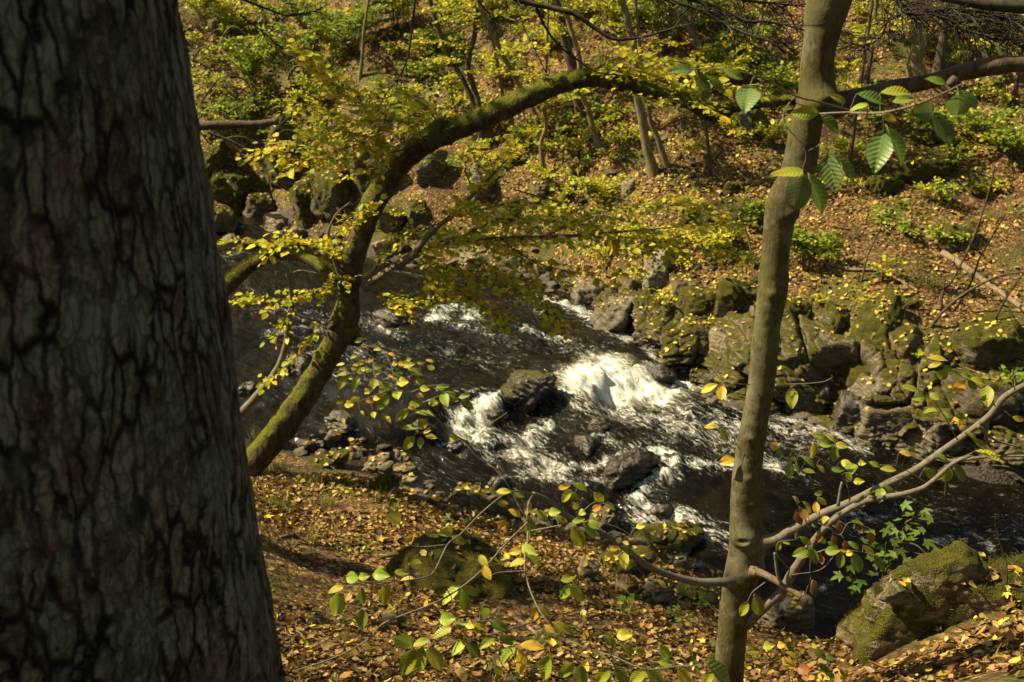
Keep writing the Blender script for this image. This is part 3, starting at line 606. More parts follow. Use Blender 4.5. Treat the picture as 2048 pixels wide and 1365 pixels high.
# ------------------------------------------------------------------ every rock: box in the photo, look, label
RK = [
 # far ledge on the right, from the stream upwards
 ((1145, 556, 1215, 632), .1, .75, .5, 'slab', 'low layered grey ledge slab at the lip of the upper rapids'),
 ((1185, 600, 1275, 690), .35, .8, .4, 'block', 'brown stained ledge block beside the white upper rapids'),
 ((1262, 640, 1345, 718), .45, .62, .5, 'boulder', 'dark rounded ledge boulder above the main cascade'),
 ((1240, 560, 1300, 628), .25, .9, 0, 'block', 'small rusty brown block behind the brown stained ledge block'),
 ((1278, 505, 1352, 618), .0, 1.45, 0, 'block', 'pale sunlit upright crag, the brightest face of the far ledge'),
 ((1335, 545, 1405, 628), .3, 1.0, 0, 'slab', 'grey layered slab right of the pale sunlit crag'),
 ((1355, 575, 1478, 652), .62, .7, 0, 'block', 'dark moss backed block with a shaded overhang on the far ledge'),
 ((1325, 640, 1445, 742), .5, .95, .1, 'boulder', 'big rounded moss capped boulder low on the far ledge above the cascade'),
 ((1420, 655, 1512, 775), .25, 1.25, 0, 'slab', 'pale grey layered block just left of the slim smooth tree'),
 ((1455, 560, 1530, 655), .85, .9, 0, 'block', 'upright block thick with moss left of the slim smooth tree'),
 ((1415, 735, 1500, 800), .3, .55, .7, 'boulder', 'dark wet boulder at the water below the pale grey layered block'),
 ((1548, 585, 1650, 690), .75, .85, 0, 'block', 'mossy block just right of the slim smooth tree'),
 ((1556, 680, 1648, 765), .45, 1.05, 0, 'slab', 'grey face with green moss lip just right of the slim smooth tree'),
 ((1628, 610, 1730, 725), .7, 1.0, 0, 'block', 'moss topped block over the black hollow of the far ledge'),
 ((1712, 605, 1822, 765), .72, .95, 0, 'block', 'largest green mossy block of the far ledge, right of the hollow'),
 ((1560, 755, 1665, 838), .2, .5, .4, 'block', 'dark block at the waterline left of the black hollow'),
 ((1705, 745, 1830, 815), .2, .8, .1, 'slab', 'layered slab under the largest green mossy block'),
 ((1805, 675, 1935, 800), .62, .62, 0, 'block', 'dark mossy block right of the largest green mossy block'),
 ((1668, 790, 1760, 872), .05, .6, .6, 'slab', 'dark wet shelf at the waterline under the black hollow'),
 ((1690, 800, 1850, 900), .12, .85, .3, 'slab', 'stepped tan slab at the waterline right of the black hollow'),
 ((1795, 825, 1965, 915), .05, 1.15, .1, 'slab', 'broad tan slab resting low at the far waterline on the right'),
 ((1880, 745, 2060, 880), .4, .55, .1, 'block', 'shaded block behind the grey diagonal branch on the right'),
 ((1920, 650, 2060, 770), .75, .75, 0, 'block', 'moss draped block near the right edge, topmost of the ledge'),
 ((1960, 860, 2090, 960), .15, .5, .3, 'block', 'shaded wet block at the far waterline by the right edge'),
 ((1755, 588, 1850, 635), .8, .8, 0, 'slab', 'flat mossy slab lying on top of the largest green mossy block'),
 # far slope boulders
 ((1865, 448, 1960, 505), .55, .9, 0, 'slab', 'broad mossy boulder alone on the open slope at the right'),
 ((1800, 300, 1930, 372), .95, .6, 0, 'boulder', 'dark mossy boulder with a black gap beneath on the upper right slope'),
 ((1725, 350, 1800, 405), .9, .7, 0, 'boulder', 'small mossy boulder left of the one with a black gap beneath'),
 ((1925, 350, 2010, 400), .85, .7, 0, 'boulder', 'mossy hump right of the boulder with a black gap beneath'),
 ((1480, 215, 1535, 300), .6, .95, 0, 'block', 'upright lichen grey rock left of the slim smooth tree, high on the slope'),
 ((1442, 366, 1480, 394), 1.0, 1.0, 0, 'boulder', 'little bright green moss cushion rock on the open slope'),
 ((1470, 405, 1525, 470), .8, .6, 0, 'block', 'dark mossy rock beside the white dead stick'),
 ((1246, 360, 1272, 398), .15, 1.2, 0, 'block', 'small upright grey stone on the leafy slope'),
 ((1275, 464, 1300, 488), .1, 1.6, 0, 'block', 'small pale stone in yellow leaves above the pale crag'),
 ((1055, 360, 1095, 415), .35, .95, 0, 'block', 'grey tilted rock left of the mossy root on the slope'),
 ((990, 395, 1045, 455), .7, .8, 0, 'boulder', 'mossy boulder below the tilted grey rock on the slope'),
 ((940, 345, 990, 410), .3, 1.05, 0, 'block', 'grey rock pair member behind yellow leaves near the slope middle'),
 ((1000, 300, 1050, 345), .6, .6, 0, 'slab', 'dark ledge stone under the leaning thin stems'),
 ((828, 300, 893, 380), .55, .95, 0, 'block', 'tall grey green block right beneath the mossy arching trunk'),
 ((806, 402, 862, 470), .6, .8, 0, 'block', 'wedge shaped mossy rock below the tall grey green block'),
 ((755, 415, 808, 465), .8, .6, 0, 'boulder', 'round mossy rock just right of the mossy trunk'),
 ((815, 188, 855, 225), .3, .35, 0, 'boulder', 'black stone painted for the shade of a stump hollow high on the left slope'),  # near-black tone stands for the shade inside a stump hollow
 ((695, 290, 770, 400), .68, 1.0, 0, 'slab', 'long tilted mossy slab left of the mossy trunk'),
 ((650, 345, 712, 430), .8, .95, 0, 'block', 'moss coated pillar rock above the far waterline'),
 ((592, 372, 652, 455), .85, .6, 0, 'block', 'dark mossy pinnacle left of the moss coated pillar rock'),
 ((540, 280, 618, 370), .92, .75, 0, 'block', 'dark mossy crag below the broken dead branch'),
 ((405, 285, 452, 345), .95, .6, 0, 'block', 'mossy crag half hidden by the furrowed trunk'),
 ((420, 345, 462, 395), .8, .6, 0, 'boulder', 'dark mossy stone nearest the furrowed trunk on the far bank'),
 ((448, 352, 505, 425), .8, .7, 0, 'block', 'mossy block in the far left bank above the stream head'),
 ((505, 360, 540, 388), .7, .75, 0, 'boulder', 'small mossy stone right of the mossy far left block'),
 ((488, 392, 548, 445), .5, .85, 0, 'block', 'blunt brown rock right at the stream head'),
 ((405, 410, 462, 482), .6, .7, .1, 'boulder', 'leafy rounded rock on the near side of the stream head'),
 ((520, 432, 580, 468), .1, 1.35, .2, 'slab', 'pale grey shore stone on the far waterline'),
 ((580, 455, 620, 484), .1, 1.2, .3, 'block', 'grey shore stone right of the pale grey shore stone'),
 ((640, 470, 690, 508), .35, .9, .2, 'boulder', 'brown shore stone just left of the mossy trunk'),
 ((745, 478, 795, 518), .1, 1.5, .2, 'block', 'whitish shore stone just right of the mossy trunk'),
 ((915, 508, 978, 535), .05, 1.15, .3, 'slab', 'flat grey shore stone under the yellow leaf sprays'),
 ((1014, 511, 1040, 532), .0, 1.9, 0, 'block', 'small whitish stone by the far waterline'),
 ((1060, 525, 1115, 560), .2, .6, .5, 'slab', 'dark wet shore slab left of the upper rapids'),
 ((483, 478, 518, 500), .2, 1.3, .4, 'boulder', 'pale stone alone in the upper pool'),
 ((450, 468, 478, 486), .2, 1.0, .4, 'boulder', 'low stone beside the furrowed trunk in the upper pool'),
 # in the water
 ((992, 742, 1098, 825), .42, .52, .45, 'boulder', 'big dark boulder dotted with yellow leaves in mid stream'),
 ((972, 815, 1018, 852), .1, .5, .9, 'boulder', 'small round wet stone below the big mid stream boulder'),
 ((1222, 905, 1320, 978), .05, .42, .9, 'boulder', 'dark wet boulder breaking the foam in the lower rapids'),
 ((1178, 832, 1222, 868), .05, .5, .9, 'boulder', 'wet brown stone in the middle of the rapids'),
 ((1148, 868, 1202, 912), .05, .5, .9, 'boulder', 'wet stone left of the foam in the lower rapids'),
 ((1330, 764, 1362, 786), .05, .5, .9, 'boulder', 'small wet stone in the whitest foam'),
 ((1285, 728, 1350, 772), .05, .6, .9, 'boulder', 'water washed hump beside the main cascade'),
 ((1066, 603, 1122, 638), .1, .45, .8, 'boulder', 'dark stone parting the upper rapids'),
 ((756, 622, 815, 658), .1, .6, .8, 'boulder', 'wet stone with a leaf cap in the upper stream'),
 ((550, 712, 625, 758), .1, .75, .7, 'slab', 'flat tilted stone behind the hanging dead branch'),
 ((902, 884, 942, 912), .05, .5, .9, 'boulder', 'small water ringed stone near the left foam'),
 ((470, 765, 520, 800), .1, .5, .7, 'slab', 'low dark stone in the pool beside the furrowed trunk'),
 ((1300, 1010, 1345, 1040), .0, .4, .9, 'boulder', 'drowned stone left of the lowest foam'),
 # near shore
 ((640, 830, 716, 864), .1, 1.0, .5, 'slab', 'brown flat stone standing in the shallows near the near bank'),
 ((650, 860, 686, 886), .05, 1.3, .2, 'boulder', 'light grey cobble below the brown flat stone'),
 ((684, 870, 746, 894), .1, .8, .4, 'slab', 'long dark cobble beside the light grey cobble'),
 ((682, 892, 728, 912), .1, 1.0, .2, 'boulder', 'grey cobble above the mossy near shore stone'),
 ((624, 908, 700, 944), .7, .75, .1, 'boulder', 'mossy near shore stone with leaves on it'),
 ((728, 910, 786, 936), .0, 1.75, 0, 'slab', 'palest flat cobble of the near shore'),
 ((716, 924, 790, 956), .15, 1.35, 0, 'slab', 'long pale olive stone under the palest flat cobble'),
 ((782, 932, 836, 958), .0, 1.65, 0, 'slab', 'pale grey slab right of the long pale olive stone'),
 ((796, 954, 838, 974), .05, 1.45, 0, 'slab', 'small flat grey stone below the pale grey slab'),
 ((733, 952, 790, 992), .75, .9, 0, 'boulder', 'mossy boulder set in leaves above the near shore'),
 ((784, 900, 822, 928), .05, 1.0, .3, 'boulder', 'dark cobble behind the pale grey slab'),
 ((796, 970, 856, 996), .1, 1.2, 0, 'slab', 'broken grey stone in the leaves at the near shore'),
 ((815, 990, 872, 1012), .2, 1.1, 0, 'slab', 'thin flat stone below the broken grey stone'),
 ((860, 998, 892, 1024), .05, 1.45, 0, 'block', 'pointed grey stone at the end of the cobbles'),
 ((590, 880, 640, 905), .2, .7, .4, 'boulder', 'dark stone at the water just right of the mossy trunk base'),
 ((820, 838, 872, 872), .05, .55, .9, 'boulder', 'wet dark stone under the yellow green leaf spray'),
 ((880, 972, 1015, 1045), .4, .95, .1, 'slab', 'broad layered slab jutting from the near bank into the stream'),
 ((972, 952, 1020, 985), .1, .6, .6, 'boulder', 'brown wet stone behind the broad layered slab'),
 ((1165, 1020, 1245, 1082), .15, .55, .5, 'slab', 'dark leaf strewn slab at the near waterline'),
 ((780, 1070, 1018, 1215), .78, 1.0, 0, 'boulder', 'wide olive moss boulder among leaves on the near bank'),
 ((758, 1222, 812, 1260), .1, 1.2, 0, 'boulder', 'small bare stone below the wide olive moss boulder'),
 ((1150, 1115, 1198, 1172), .05, 1.5, 0, 'block', 'pale bare rock between two mossy boulders on the near bank'),
 ((1196, 1088, 1290, 1168), .6, .8, 0, 'boulder', 'mossy boulder right of the pale bare rock'),
 ((1272, 1042, 1402, 1120), .6, .55, .1, 'boulder', 'dark mossy boulder with an undercut at the water edge'),
 ((1332, 1112, 1380, 1150), .05, .95, .1, 'slab', 'brown flat stone below the undercut mossy boulder'),
 ((1372, 1126, 1412, 1150), .05, .5, .7, 'boulder', 'black wet stone at the water near the slim tree'),
 ((1230, 1155, 1280, 1200), .05, 1.35, 0, 'slab', 'grey layered stone below the mossy boulder'),
 ((1282, 1155, 1350, 1235), .35, 1.0, 0, 'boulder', 'half buried stone with brown leaves on the near bank'),
 ((1340, 1168, 1442, 1222), .45, .75, 0, 'slab', 'mossy ledge stone left of the slim tree base'),
 ((1508, 1185, 1610, 1282), .1, 1.25, .2, 'block', 'big grey block in the water just right of the slim tree base'),
 ((1742, 1112, 2150, 1350), .70, 1.25, 0, 'boulder', 'large rock with pale crest and moss skirt on the near right bank'),
 ((1764, 1166, 1822, 1206), .5, 1.1, 0, 'block', 'pale knob of stone at the left foot of the large mossy rock'),
 ((1996, 1244, 2034, 1272), .2, 1.1, 0, 'boulder', 'small grey stone in brown leaves near the right edge'),
 ((1040, 1020, 1110, 1062), .3, .6, .4, 'boulder', 'dark stone behind the twig crossing at the near waterline'),
]
FUZZ = []
for b, ms, tn, wt, kd, lb in RK:
    far = b[1] < 700
    kw = dict(moss=ms + (.08 if far and wt < .25 and tn < 1.2 else 0), tone=tn, wet=wt, kind=kd, far=far and b[1] > 330)
    if b[0] == 1742: kw.update(y=4.7, dr=.55, sink=.2, tilt=.06, yaw=0., amp=.15)
    if b[0] == 1764: kw.update(y=4.5)
    if b[0] == 1508: kw.update(y=7.6)
    if wt > .4 and 580 < b[1] < 980: kw.update(tone=tn * .5, wet=.95)
    elif b[1] > 825 and b[2] < 900: kw.update(tone=tn * .72)
    if b[0] == 780: kw.update(amp=.2)
    if b[0] < 800 and 270 < b[1] < 420 and ms > .5: m_ = .16 * (b[2] - b[0]); b = (b[0] - m_, b[1] - m_ * .8, b[2] + m_, b[3] + m_ * .3); kw.update(tone=1.15, dr=1.3)
    o = rock(b, lb, **kw)
    if b[0] == 1742:
        cr = rock((1772, 1098, 1990, 1232), None, moss=.62, tone=1.15, kind='boulder', y=4.63, dr=.6, name='crest', cat=None, tilt=-.22, yaw=0., amp=.25)
        cr.parent = o; bpy.context.view_layer.update(); cr.matrix_parent_inverse = o.matrix_world.inverted()
    if b[0] in (1742, 780): FUZZ.append(o)
# shingle of the near shore and of the far shore: small cobbles that nothing tells apart
proto = []
for k in range(5):
    V, Fc = rockmesh(1, .8, .55, 900 + k, 'slab' if k % 2 else 'boulder', 4)
    me = bpy.data.meshes.new('cobble'); me.from_pydata(V.tolist(), [], Fc.tolist()); me.polygons.foreach_set('use_smooth', [True] * len(Fc)); me.materials.append(M['rock']); proto.append(me)
def cobbles(path, n, spread, smin, smax, label, group, wet):
    P = catmull(np.array([ong(a, b) for a, b in path]), 80)
    for k in range(n):
        p = P[rng.integers(80)] + np.array([rng.normal(0, spread), rng.normal(0, spread), 0]); z = max(H(p[0], p[1])[0], float(zw(p[0], p[1])) - .04)
        s = float(np.exp(rng.uniform(math.log(smin), math.log(smax))))
        o = bpy.data.objects.new('cobble', proto[rng.integers(5)]); COL.objects.link(o)
        o.location = (p[0], p[1], z + s * .08); o.scale = (s, s, s); o.rotation_euler = (rng.normal(0, .2), rng.normal(0, .2), rng.uniform(0, 6.3))
        o['moss'] = float(rng.uniform(0, .25)); o['tone'] = float(rng.uniform(.35, .9)); o['wet'] = wet
        tag(o, label, 'stone', group)
cobbles([(590, 905), (680, 905), (760, 930), (840, 970), (900, 1010)], 80, .15, .05, .19, 'small grey cobble in the shingle of the near shore', 'cobbles on the near shore', .1)
cobbles([(1020, 1050), (1120, 1060), (1260, 1090), (1400, 1140)], 30, .18, .08, .24, 'small dark stone at the near waterline below the leafy bank', 'stones below the leafy bank', .4)
cobbles([(560, 455), (640, 490), (760, 520), (900, 535), (1060, 558), (1140, 585)], 60, .2, .1, .36, 'small stone on the far shore of the upper pool', 'stones on the far shore', .3)
cobbles([(1420, 790), (1520, 830), (1700, 880), (1850, 920)], 36, .16, .1, .32, 'dark wet stone at the foot of the far ledge', 'stones at the foot of the ledge', .7)
cobbles([(1200, 450), (1320, 470), (1450, 500), (1600, 560)], 26, .4, .08, .26, 'small stone on the leafy ledge top', 'stones on the ledge top', 0.)
cobbles([(1150, 340), (1300, 300), (1450, 330)], 20, .9, .08, .25, 'small stone scattered on the leafy far slope', 'stones on the far slope', 0.)

# bedrock of the far ledge: one fractured wall of stone along the water, blocks stand out of it
def ledge():
    wp = [(1120, 575), (1160, 596), (1215, 632), (1275, 682), (1325, 722), (1400, 764), (1480, 804), (1600, 838), (1700, 872), (1800, 905), (1900, 935), (2060, 972), (2200, 1000)]
    tp = [(1130, 548, 17.75), (1180, 560, 17.0), (1240, 572, 16.4), (1300, 560, 15.9), (1350, 590, 15.5), (1425, 625, 14.95), (1500, 610, 14.5), (1600, 605, 14.0), (1720, 618, 13.6), (1820, 625, 13.4), (1920, 665, 12.9), (2060, 730, 12.4), (2200, 780, 12.0)]
    A = catmull(np.array([onw(a, b_) for a, b_ in wp]), 520); A[:, 2] -= .12; B = catmull(np.array([at(*t) for t in tp]), 520); B[:, 1] += .25; B[:, 2] -= .05
    nr = 130; t = np.linspace(0, 1, nr)[None, :, None]
    prof = t ** 1.0; hz = np.clip((t - .25) / .75, 0, 1) ** 1.7; vt = 1 - (1 - t) ** 1.35
    V = np.empty((520, nr, 3)); V[:, :, :2] = A[:, None, :2] * (1 - hz) + B[:, None, :2] * hz; V[:, :, 2] = A[:, None, 2] * (1 - vt[..., 0]) + B[:, None, 2] * vt[..., 0]
    s = np.concatenate([[0], np.cumsum(np.linalg.norm(np.diff(A, axis=0), axis=1))])[:, None] * np.ones((1, nr))
    q = np.stack([s * 1.35 + .35 * V[:, :, 2], V[:, :, 2] * 2.1 - s * .16, 0 * s], -1).reshape(-1, 3); q = q + .16 * np.stack([fbm(q * 1.5, 3, 301), fbm(q * 1.5 + 7, 3, 302), 0 * q[:, 0]], 1)
    f1, f2, idv = worley(q, 310); g1, g2, id2 = worley(q * 2.4 + 3, 320); p3 = V.reshape(-1, 3)
    lay = (p3[:, 2] - .16 * s.ravel() + .05 * fbm(p3 * 2, 3, 330)) * 15; saw = np.abs((lay % 1) - .5) * 2
    dsp = .34 * (idv - .5) + .10 * (id2 - .5) - .16 * (1 - sst(0, .10, f2 - f1)) - .05 * (1 - sst(0, .09, g2 - g1)) + .03 * _hash(np.floor(lay).astype(np.int64), (idv * 999).astype(np.int64), np.zeros(len(lay), np.int64), 5) - .03 * sst(.6, 1, saw) + .07 * fbm(p3 * 2.5, 4, 340) + .025 * fbm(p3 * 11, 3, 341)
    x, y_, _ = cams(p3); dsp = dsp - 1.1 * np.exp(-(((x - 1685) / 58) ** 2 + ((y_ - 755) / 46) ** 2) ** 2) - .3 * np.exp(-((x - 1600) / 70) ** 2 - ((y_ - 800) / 25) ** 2) - .3 * np.exp(-((x - 1300) / 30) ** 2 - ((y_ - 700) / 20) ** 2)
    fade = (sst(0, .08, t[0, :, 0]) * (1 - sst(.86, 1, t[0, :, 0])))[None] * np.ones((520, 1))
    T = unit(np.gradient(A, axis=0)); n = unit(np.cross(T, [0, 0, 1.0])); n = n * np.where(n[:, 1:2] > 0, -1, 1)
    nn = unit(n[:, None] * np.cos(t * 1.1) + np.array([0, 0, 1.0]) * np.sin(t * 1.1)).reshape(-1, 3)
    P = p3 + nn * (dsp * fade.ravel())[:, None]
    i = np.arange(519)[:, None] * nr + np.arange(nr - 1)[None]; Q = np.stack([i, i + nr, i + nr + 1, i + 1], -1).reshape(-1, 4)
    o = mkmesh('rock_ledge', P, Q, M['rock']); o['moss'] = .52; o['tone'] = .95; o['wet'] = .05
    tag(o, 'fractured mossy bedrock ledge running along the far waterline on the right', 'rock ledge'); return o
LEDGE = ledge()
# ------------------------------------------------------------------ shared foliage growers
YEL = [(.64, .54, .03), (.54, .51, .03), (.42, .46, .03), (.27, .34, .025), (.58, .40, .04)]
def twigleaves(mbw, mbl, path, r0, step, tl, ls, pal, pw, spread=.8, droop=.12, lstep=.040, bare0=.0, dens=1.0, jit=1, up=0.25, tpl=LEAF_S):
    """path (k,3): a bough; grows flat side twigs in two ranks with alternate leaves"""
    P = np.asarray(path, float); Ln = np.linalg.norm(np.diff(P, axis=0), axis=1).sum(); n = max(8, int(Ln / .04)); C = catmull(P, n); T = unit(np.gradient(C, axis=0))
    if mbw is not None: mbw.add(*tube(P, np.linspace(r0, max(.002, r0 * .25), len(P)), 6, n=max(6, n // 2), rough=.15, nf=12))
    k = int(Ln / step); LP, LX, LZ = [], [], []
    for i in range(k + 1):
        f = bare0 + (1 - bare0) * i / max(1, k)
        j = min(n - 1, int(f * n)); o = C[j]; t = T[j]
        if rng.random() > dens: continue
        side = unit(np.cross(t, [0, 0, 1.0])) * (1 if i % 2 else -1)
        for s in ((1,) if jit == 0 else (1, -1)):
            d = unit(t * rng.uniform(.3, .9) + s * side * rng.uniform(.6, 1.1) * spread + np.array([0, 0, rng.normal(0, .18) + .05]))
            L_ = tl * rng.uniform(.5, 1.15) * (1 - .45 * f)
            m = max(3, int(L_ / lstep)); a = np.linspace(0, 1, m)[:, None]
            Q = o + d * L_ * a + np.array([0, 0, -1.0]) * droop * L_ * a ** 2 + rng.normal(0, .012, (m, 3)) * a
            if mbw is not None: mbw.add(*tube(Q, np.linspace(max(.0025, r0 * .3), .0012, m), 4, n=m))
            for q in range(m):
                sg = 1 if q % 2 else -1
                nn = unit(np.cross(d, [0, 0, 1.0]))
                x = unit(d * .6 + nn * sg * .8 + rng.normal(0, .28, 3) + [0, 0, -.18]) if q < m - 1 else d
                LP.append(Q[q]); LX.append(x); LZ.append(unit(np.array([-.12, -.25, 1.0]) + rng.normal(0, .55, 3)))
    if LP:
        LP, LX, LZ = map(np.array, (LP, LX, LZ)); nl = len(LP)
        V, Fc, Cc = scatter(tpl, LP, LX, LZ, ls * 1.08 * np.exp(rng.normal(-.12, .28, nl)), pick(pal, pw, nl))
        mbl.add(V, T=Fc, C=Cc)
def crown(name, center, rad, n, size, pal, pw, parent, hollow=.25):
    """leaf cloud in clumps filling an ellipsoid"""
    nc = max(8, n // 160); cc = randunit(nc) * (rng.uniform(hollow, 1, (nc, 1)) ** .5); cc = np.asarray(center) + cc * np.asarray(rad)
    cs = rng.uniform(.22, .5, nc) * np.mean(rad) * .55
    k = rng.integers(nc, size=n); P = cc[k] + rng.normal(size=(n, 3)) * cs[k][:, None] * [1, 1, .45]
    V, Fc, C = scatter(LEAF_S, P, randunit(n) * [1, 1, .5], randunit(n) * .7 + [0, 0, 1], size * rng.uniform(.6, 1.2, n), pick(pal, pw, n))
    mb = MB(); mb.add(V, T=Fc, C=C); return mb.build(name, M['leaf'], parent)
def pxl(pts, y=None, dy=None):
    """photo polyline -> world polyline; y a number or list of forward distances"""
    n = len(pts); ys = np.broadcast_to(np.asarray(y, float), (n,)) if np.ndim(y) == 0 else np.interp(np.linspace(0, 1, n), np.linspace(0, 1, len(y)), y)
    return np.array([at(a, b, c) for (a, b), c in zip(pts, ys)])
GREEN = [(.06, .10, .018), (.09, .14, .02), (.16, .19, .02), (.30, .28, .03)]

# ------------------------------------------------------------------ old furrowed trunk in front on the left
def old_tree():
    base = at(330, 1365, 1.42); base = np.array([-.93, 1.50, 3.9]); base[2] = H(base[0], base[1])[0] - .1
    root = empty('tree', base, 'huge dark tree trunk with deeply furrowed lichen spotted bark, filling the left side', 'tree')
    nth, nz_ = 480, 700
    zt = np.linspace(base[2], 6.9, nz_); th = np.linspace(0, 2 * np.pi, nth, endpoint=False)
    TH, Z = np.meshgrid(th, zt)
    # right edge of the trunk follows the photo: radius and axis per height
    hh = Z - 4.0
    rad = .440 + .11 * np.exp(-(Z - base[2]) / .45) - .012 * (Z - 5.0)
    ax = -.905 + (-.020) * (Z - 5.0); ay = 1.50 + .0 * Z
    q = np.stack([np.cos(TH) * .42, np.sin(TH) * .42, Z], -1).reshape(-1, 3)
    h = .016 * fbm(q * 2.2, 2, 66) + .010 * fbm(q * np.array([11, 11, 3.2]), 3, 67) + .007 * fbm(q * np.array([30, 30, 9]), 3, 63)
    r = rad + h.reshape(rad.shape)
    V = np.stack([ax + r * np.cos(TH), ay + r * np.sin(TH), Z], -1).reshape(-1, 3)
    i = np.arange(nz_ - 1)[:, None] * nth; j = np.arange(nth)[None]; k = (j + 1) % nth
    Qd = np.stack([i + j, i + k, i + nth + k, i + nth + j], -1).reshape(-1, 4)
    mkmesh('trunk', V, Qd, M['old'], root, uv=np.stack([((TH + 1.2) % (2 * np.pi)) * .42 - .10 * Z, Z], -1).reshape(-1, 2))
    up = np.array([[-.943, 1.5, 6.85], [-1.0, 1.5, 9], [-1.15, 1.45, 12], [-1.3, 1.4, 15]])
    mb = MB(); mb.add(*tube(up, [.39, .34, .26, .12], 24, 60, rough=.1, nf=6)); mb.build('upper_trunk', M['bark_brown'], root)
    mb = MB()
    for a in range(9):
        z0 = rng.uniform(9.2, 13.5); an = a * 2.4; d = np.array([math.cos(an), math.sin(an), .25]); s = np.array([-1.1, 1.45, z0])
        mb.add(*tube([s, s + d * 1.2, s + d * 2.6 + [0, 0, -.1]], [.07, .045, .012], 6, 14))
    mb.build('limbs', M['bark_brown'], root)
    crown('crown', (-1.2, 1.3, 12.4), (3.1, 3.0, 2.4), 9000, .11, GREEN, [3, 3, 2, 1], root)
old_tree()

# ------------------------------------------------------------------ mossy arching tree on the near bank
def mossy_tree():
    Y = 9.45
    trunk = [(455, 1010), (500, 935), (560, 862), (610, 790), (655, 715), (690, 640), (698, 575), (712, 500), (738, 425), (768, 372), (812, 315), (858, 280), (905, 262), (985, 228), (1065, 192), (1130, 165), (1200, 157), (1260, 172), (1320, 190), (1380, 206), (1430, 226), (1475, 212), (1545, 204), (1640, 196)]
    ys = [9.55, 9.5, 9.45, 9.4, 9.4, 9.45, 9.5, 9.5, 9.5, 9.45, 9.4, 9.35, 9.3, 9.2, 9.15, 9.1, 9.1, 9.1, 9.1, 9.1, 9.1, 9.05, 9.0, 9.0]
    wpx = [84, 66, 66, 62, 60, 68, 52, 56, 60, 58, 60, 60, 56, 52, 50, 48, 46, 42, 38, 36, 46, 32, 26, 24]
    P = pxl(trunk, ys); rad = np.array([w / 2 * mpp(p) for w, p in zip(wpx, P)]) * .80
    root = empty('tree', P[0], 'moss covered tree arching from the near bank over the stream', 'tree')
    mb = MB()
    V, Q, T = tube(P, rad, 40, 420, rough=.10, seed=3, nf=5.0)
    nn = V - V.mean(0); d = fbm(V * np.array([14, 14, 9]), 4, 77) * .018 + fbm(V * 42, 3, 78) * .007
    cen = catmull(P, 420); cc = np.vstack([np.repeat(cen, 40, 0), cen[0], cen[-1]]); V = V + unit(V - cc) * d[:, None]
    mb.add(V, Q, T)
    # burl near the sharp bend and the sawn stub at the fork
    mb.add(*tube(pxl([(668, 640), (700, 672), (722, 690)], 9.4), [.10, .10, .03], 14, 16, rough=.2, nf=8))
    mb.add(*tube(pxl([(1425, 222), (1430, 236), (1428, 246)], 9.1), [.08, .07, .02], 12, 10, rough=.25, nf=9))
    FUZZ.append(mb.build('trunk', M['bark_moss'], root))
    # stub with moss above the arch
    mb = MB(); mb.add(*tube(pxl([(845, 290), (868, 262), (892, 240)], 9.25), [.09, .075, .04], 14, 20, rough=.2, nf=7)); mb.build('stub', M['bark_moss'], root)
    # short arched bough to the left
    mb = MB(); V, Q, T = tube(pxl([(700, 590), (672, 560), (640, 532), (600, 512), (550, 510), (505, 530), (470, 558), (430, 600), (405, 650)], [9.45, 9.5, 9.7, 10.0, 10.2, 10.3, 10.3]), np.array([14, 12, 11.5, 12, 13, 14, 16, 18, 20]) * mpp(P[5]), 20, 130, rough=.12, nf=7)
    mb.add(V, Q, T); FUZZ.append(mb.build('bough', M['bark_moss'], root))
    mb = MB(); mb.add(*tube(pxl([(728, 578), (775, 545), (820, 515), (848, 500), (885, 488), (930, 482), (1005, 478), (1090, 475), (1175, 470), (1260, 462), (1380, 452)], [9.4, 9.3, 9.2, 9.2]), np.array([11, 10, 9, 8, 6.5, 6, 5, 4.2, 3.2, 2.4, 1.2]) * mpp(P[5]) * .95, 10, 100, rough=.12, nf=14))
    mb.add(*tube(pxl([(825, 512), (862, 465), (905, 430), (950, 385), (990, 345), (1030, 300)], [9.2, 9.0, 8.9]), np.array([8, 5.5, 4.6, 3.6, 2.4, 1.3]) * mpp(P[5]), 8, 60, rough=.1, nf=14))
    mb.add(*tube(pxl([(782, 542), (830, 552), (880, 566), (935, 573), (1000, 574), (1060, 590)], [9.3, 9.1, 9.0]), np.array([4.5, 4, 3.2, 2.6, 2, 1.2]) * mpp(P[5]), 7, 50))
    mb.build('branch', M['bark_grey'], root)
    mb = MB(); mb.add(*tube(pxl([(480, 830), (520, 785), (555, 738), (572, 690), (580, 630), (584, 600), (578, 560), (570, 535), (550, 518)], [9.3, 9.2, 9.1]), np.array([9, 8, 7, 6.5, 6, 5, 4.5, 4, 2.5]) * mpp(P[5]), 8, 80, rough=.15, nf=16))
    mb.add(*tube(pxl([(581, 620), (600, 632), (640, 645)], 9.15), np.array([4, 3, 1.5]) * mpp(P[5]), 6, 20))
    mb.add(*tube(pxl([(578, 552), (600, 542), (640, 548)], 9.15), np.array([2.5, 2, 1.]) * mpp(P[5]), 6, 20))
    mb.add(*tube(pxl([(680, 552), (664, 505), (656, 470), (672, 430), (700, 405)], [9.45, 9.3]), np.array([5, 4, 3, 2.2, 1.2]) * mpp(P[5]), 6, 30))
    mb.build('dead_branch', M['bark_grey'], root)
    tw, lf = MB(), MB(); pw = [3, 3, 2.5, 1.2, .8]
    def spray(pts, ys, r=.006, step=.058, tl=.50, ls=.066, pwv=pw, **k): twigleaves(tw, lf, pxl(pts, ys), r, step, tl, ls, YEL, pwv, **k)
    # upper left sprays
    spray([(905, 290), (858, 285), (805, 240), (745, 218), (690, 190), (625, 132)], [9.3, 9.1, 8.8, 8.6], bare0=.25)
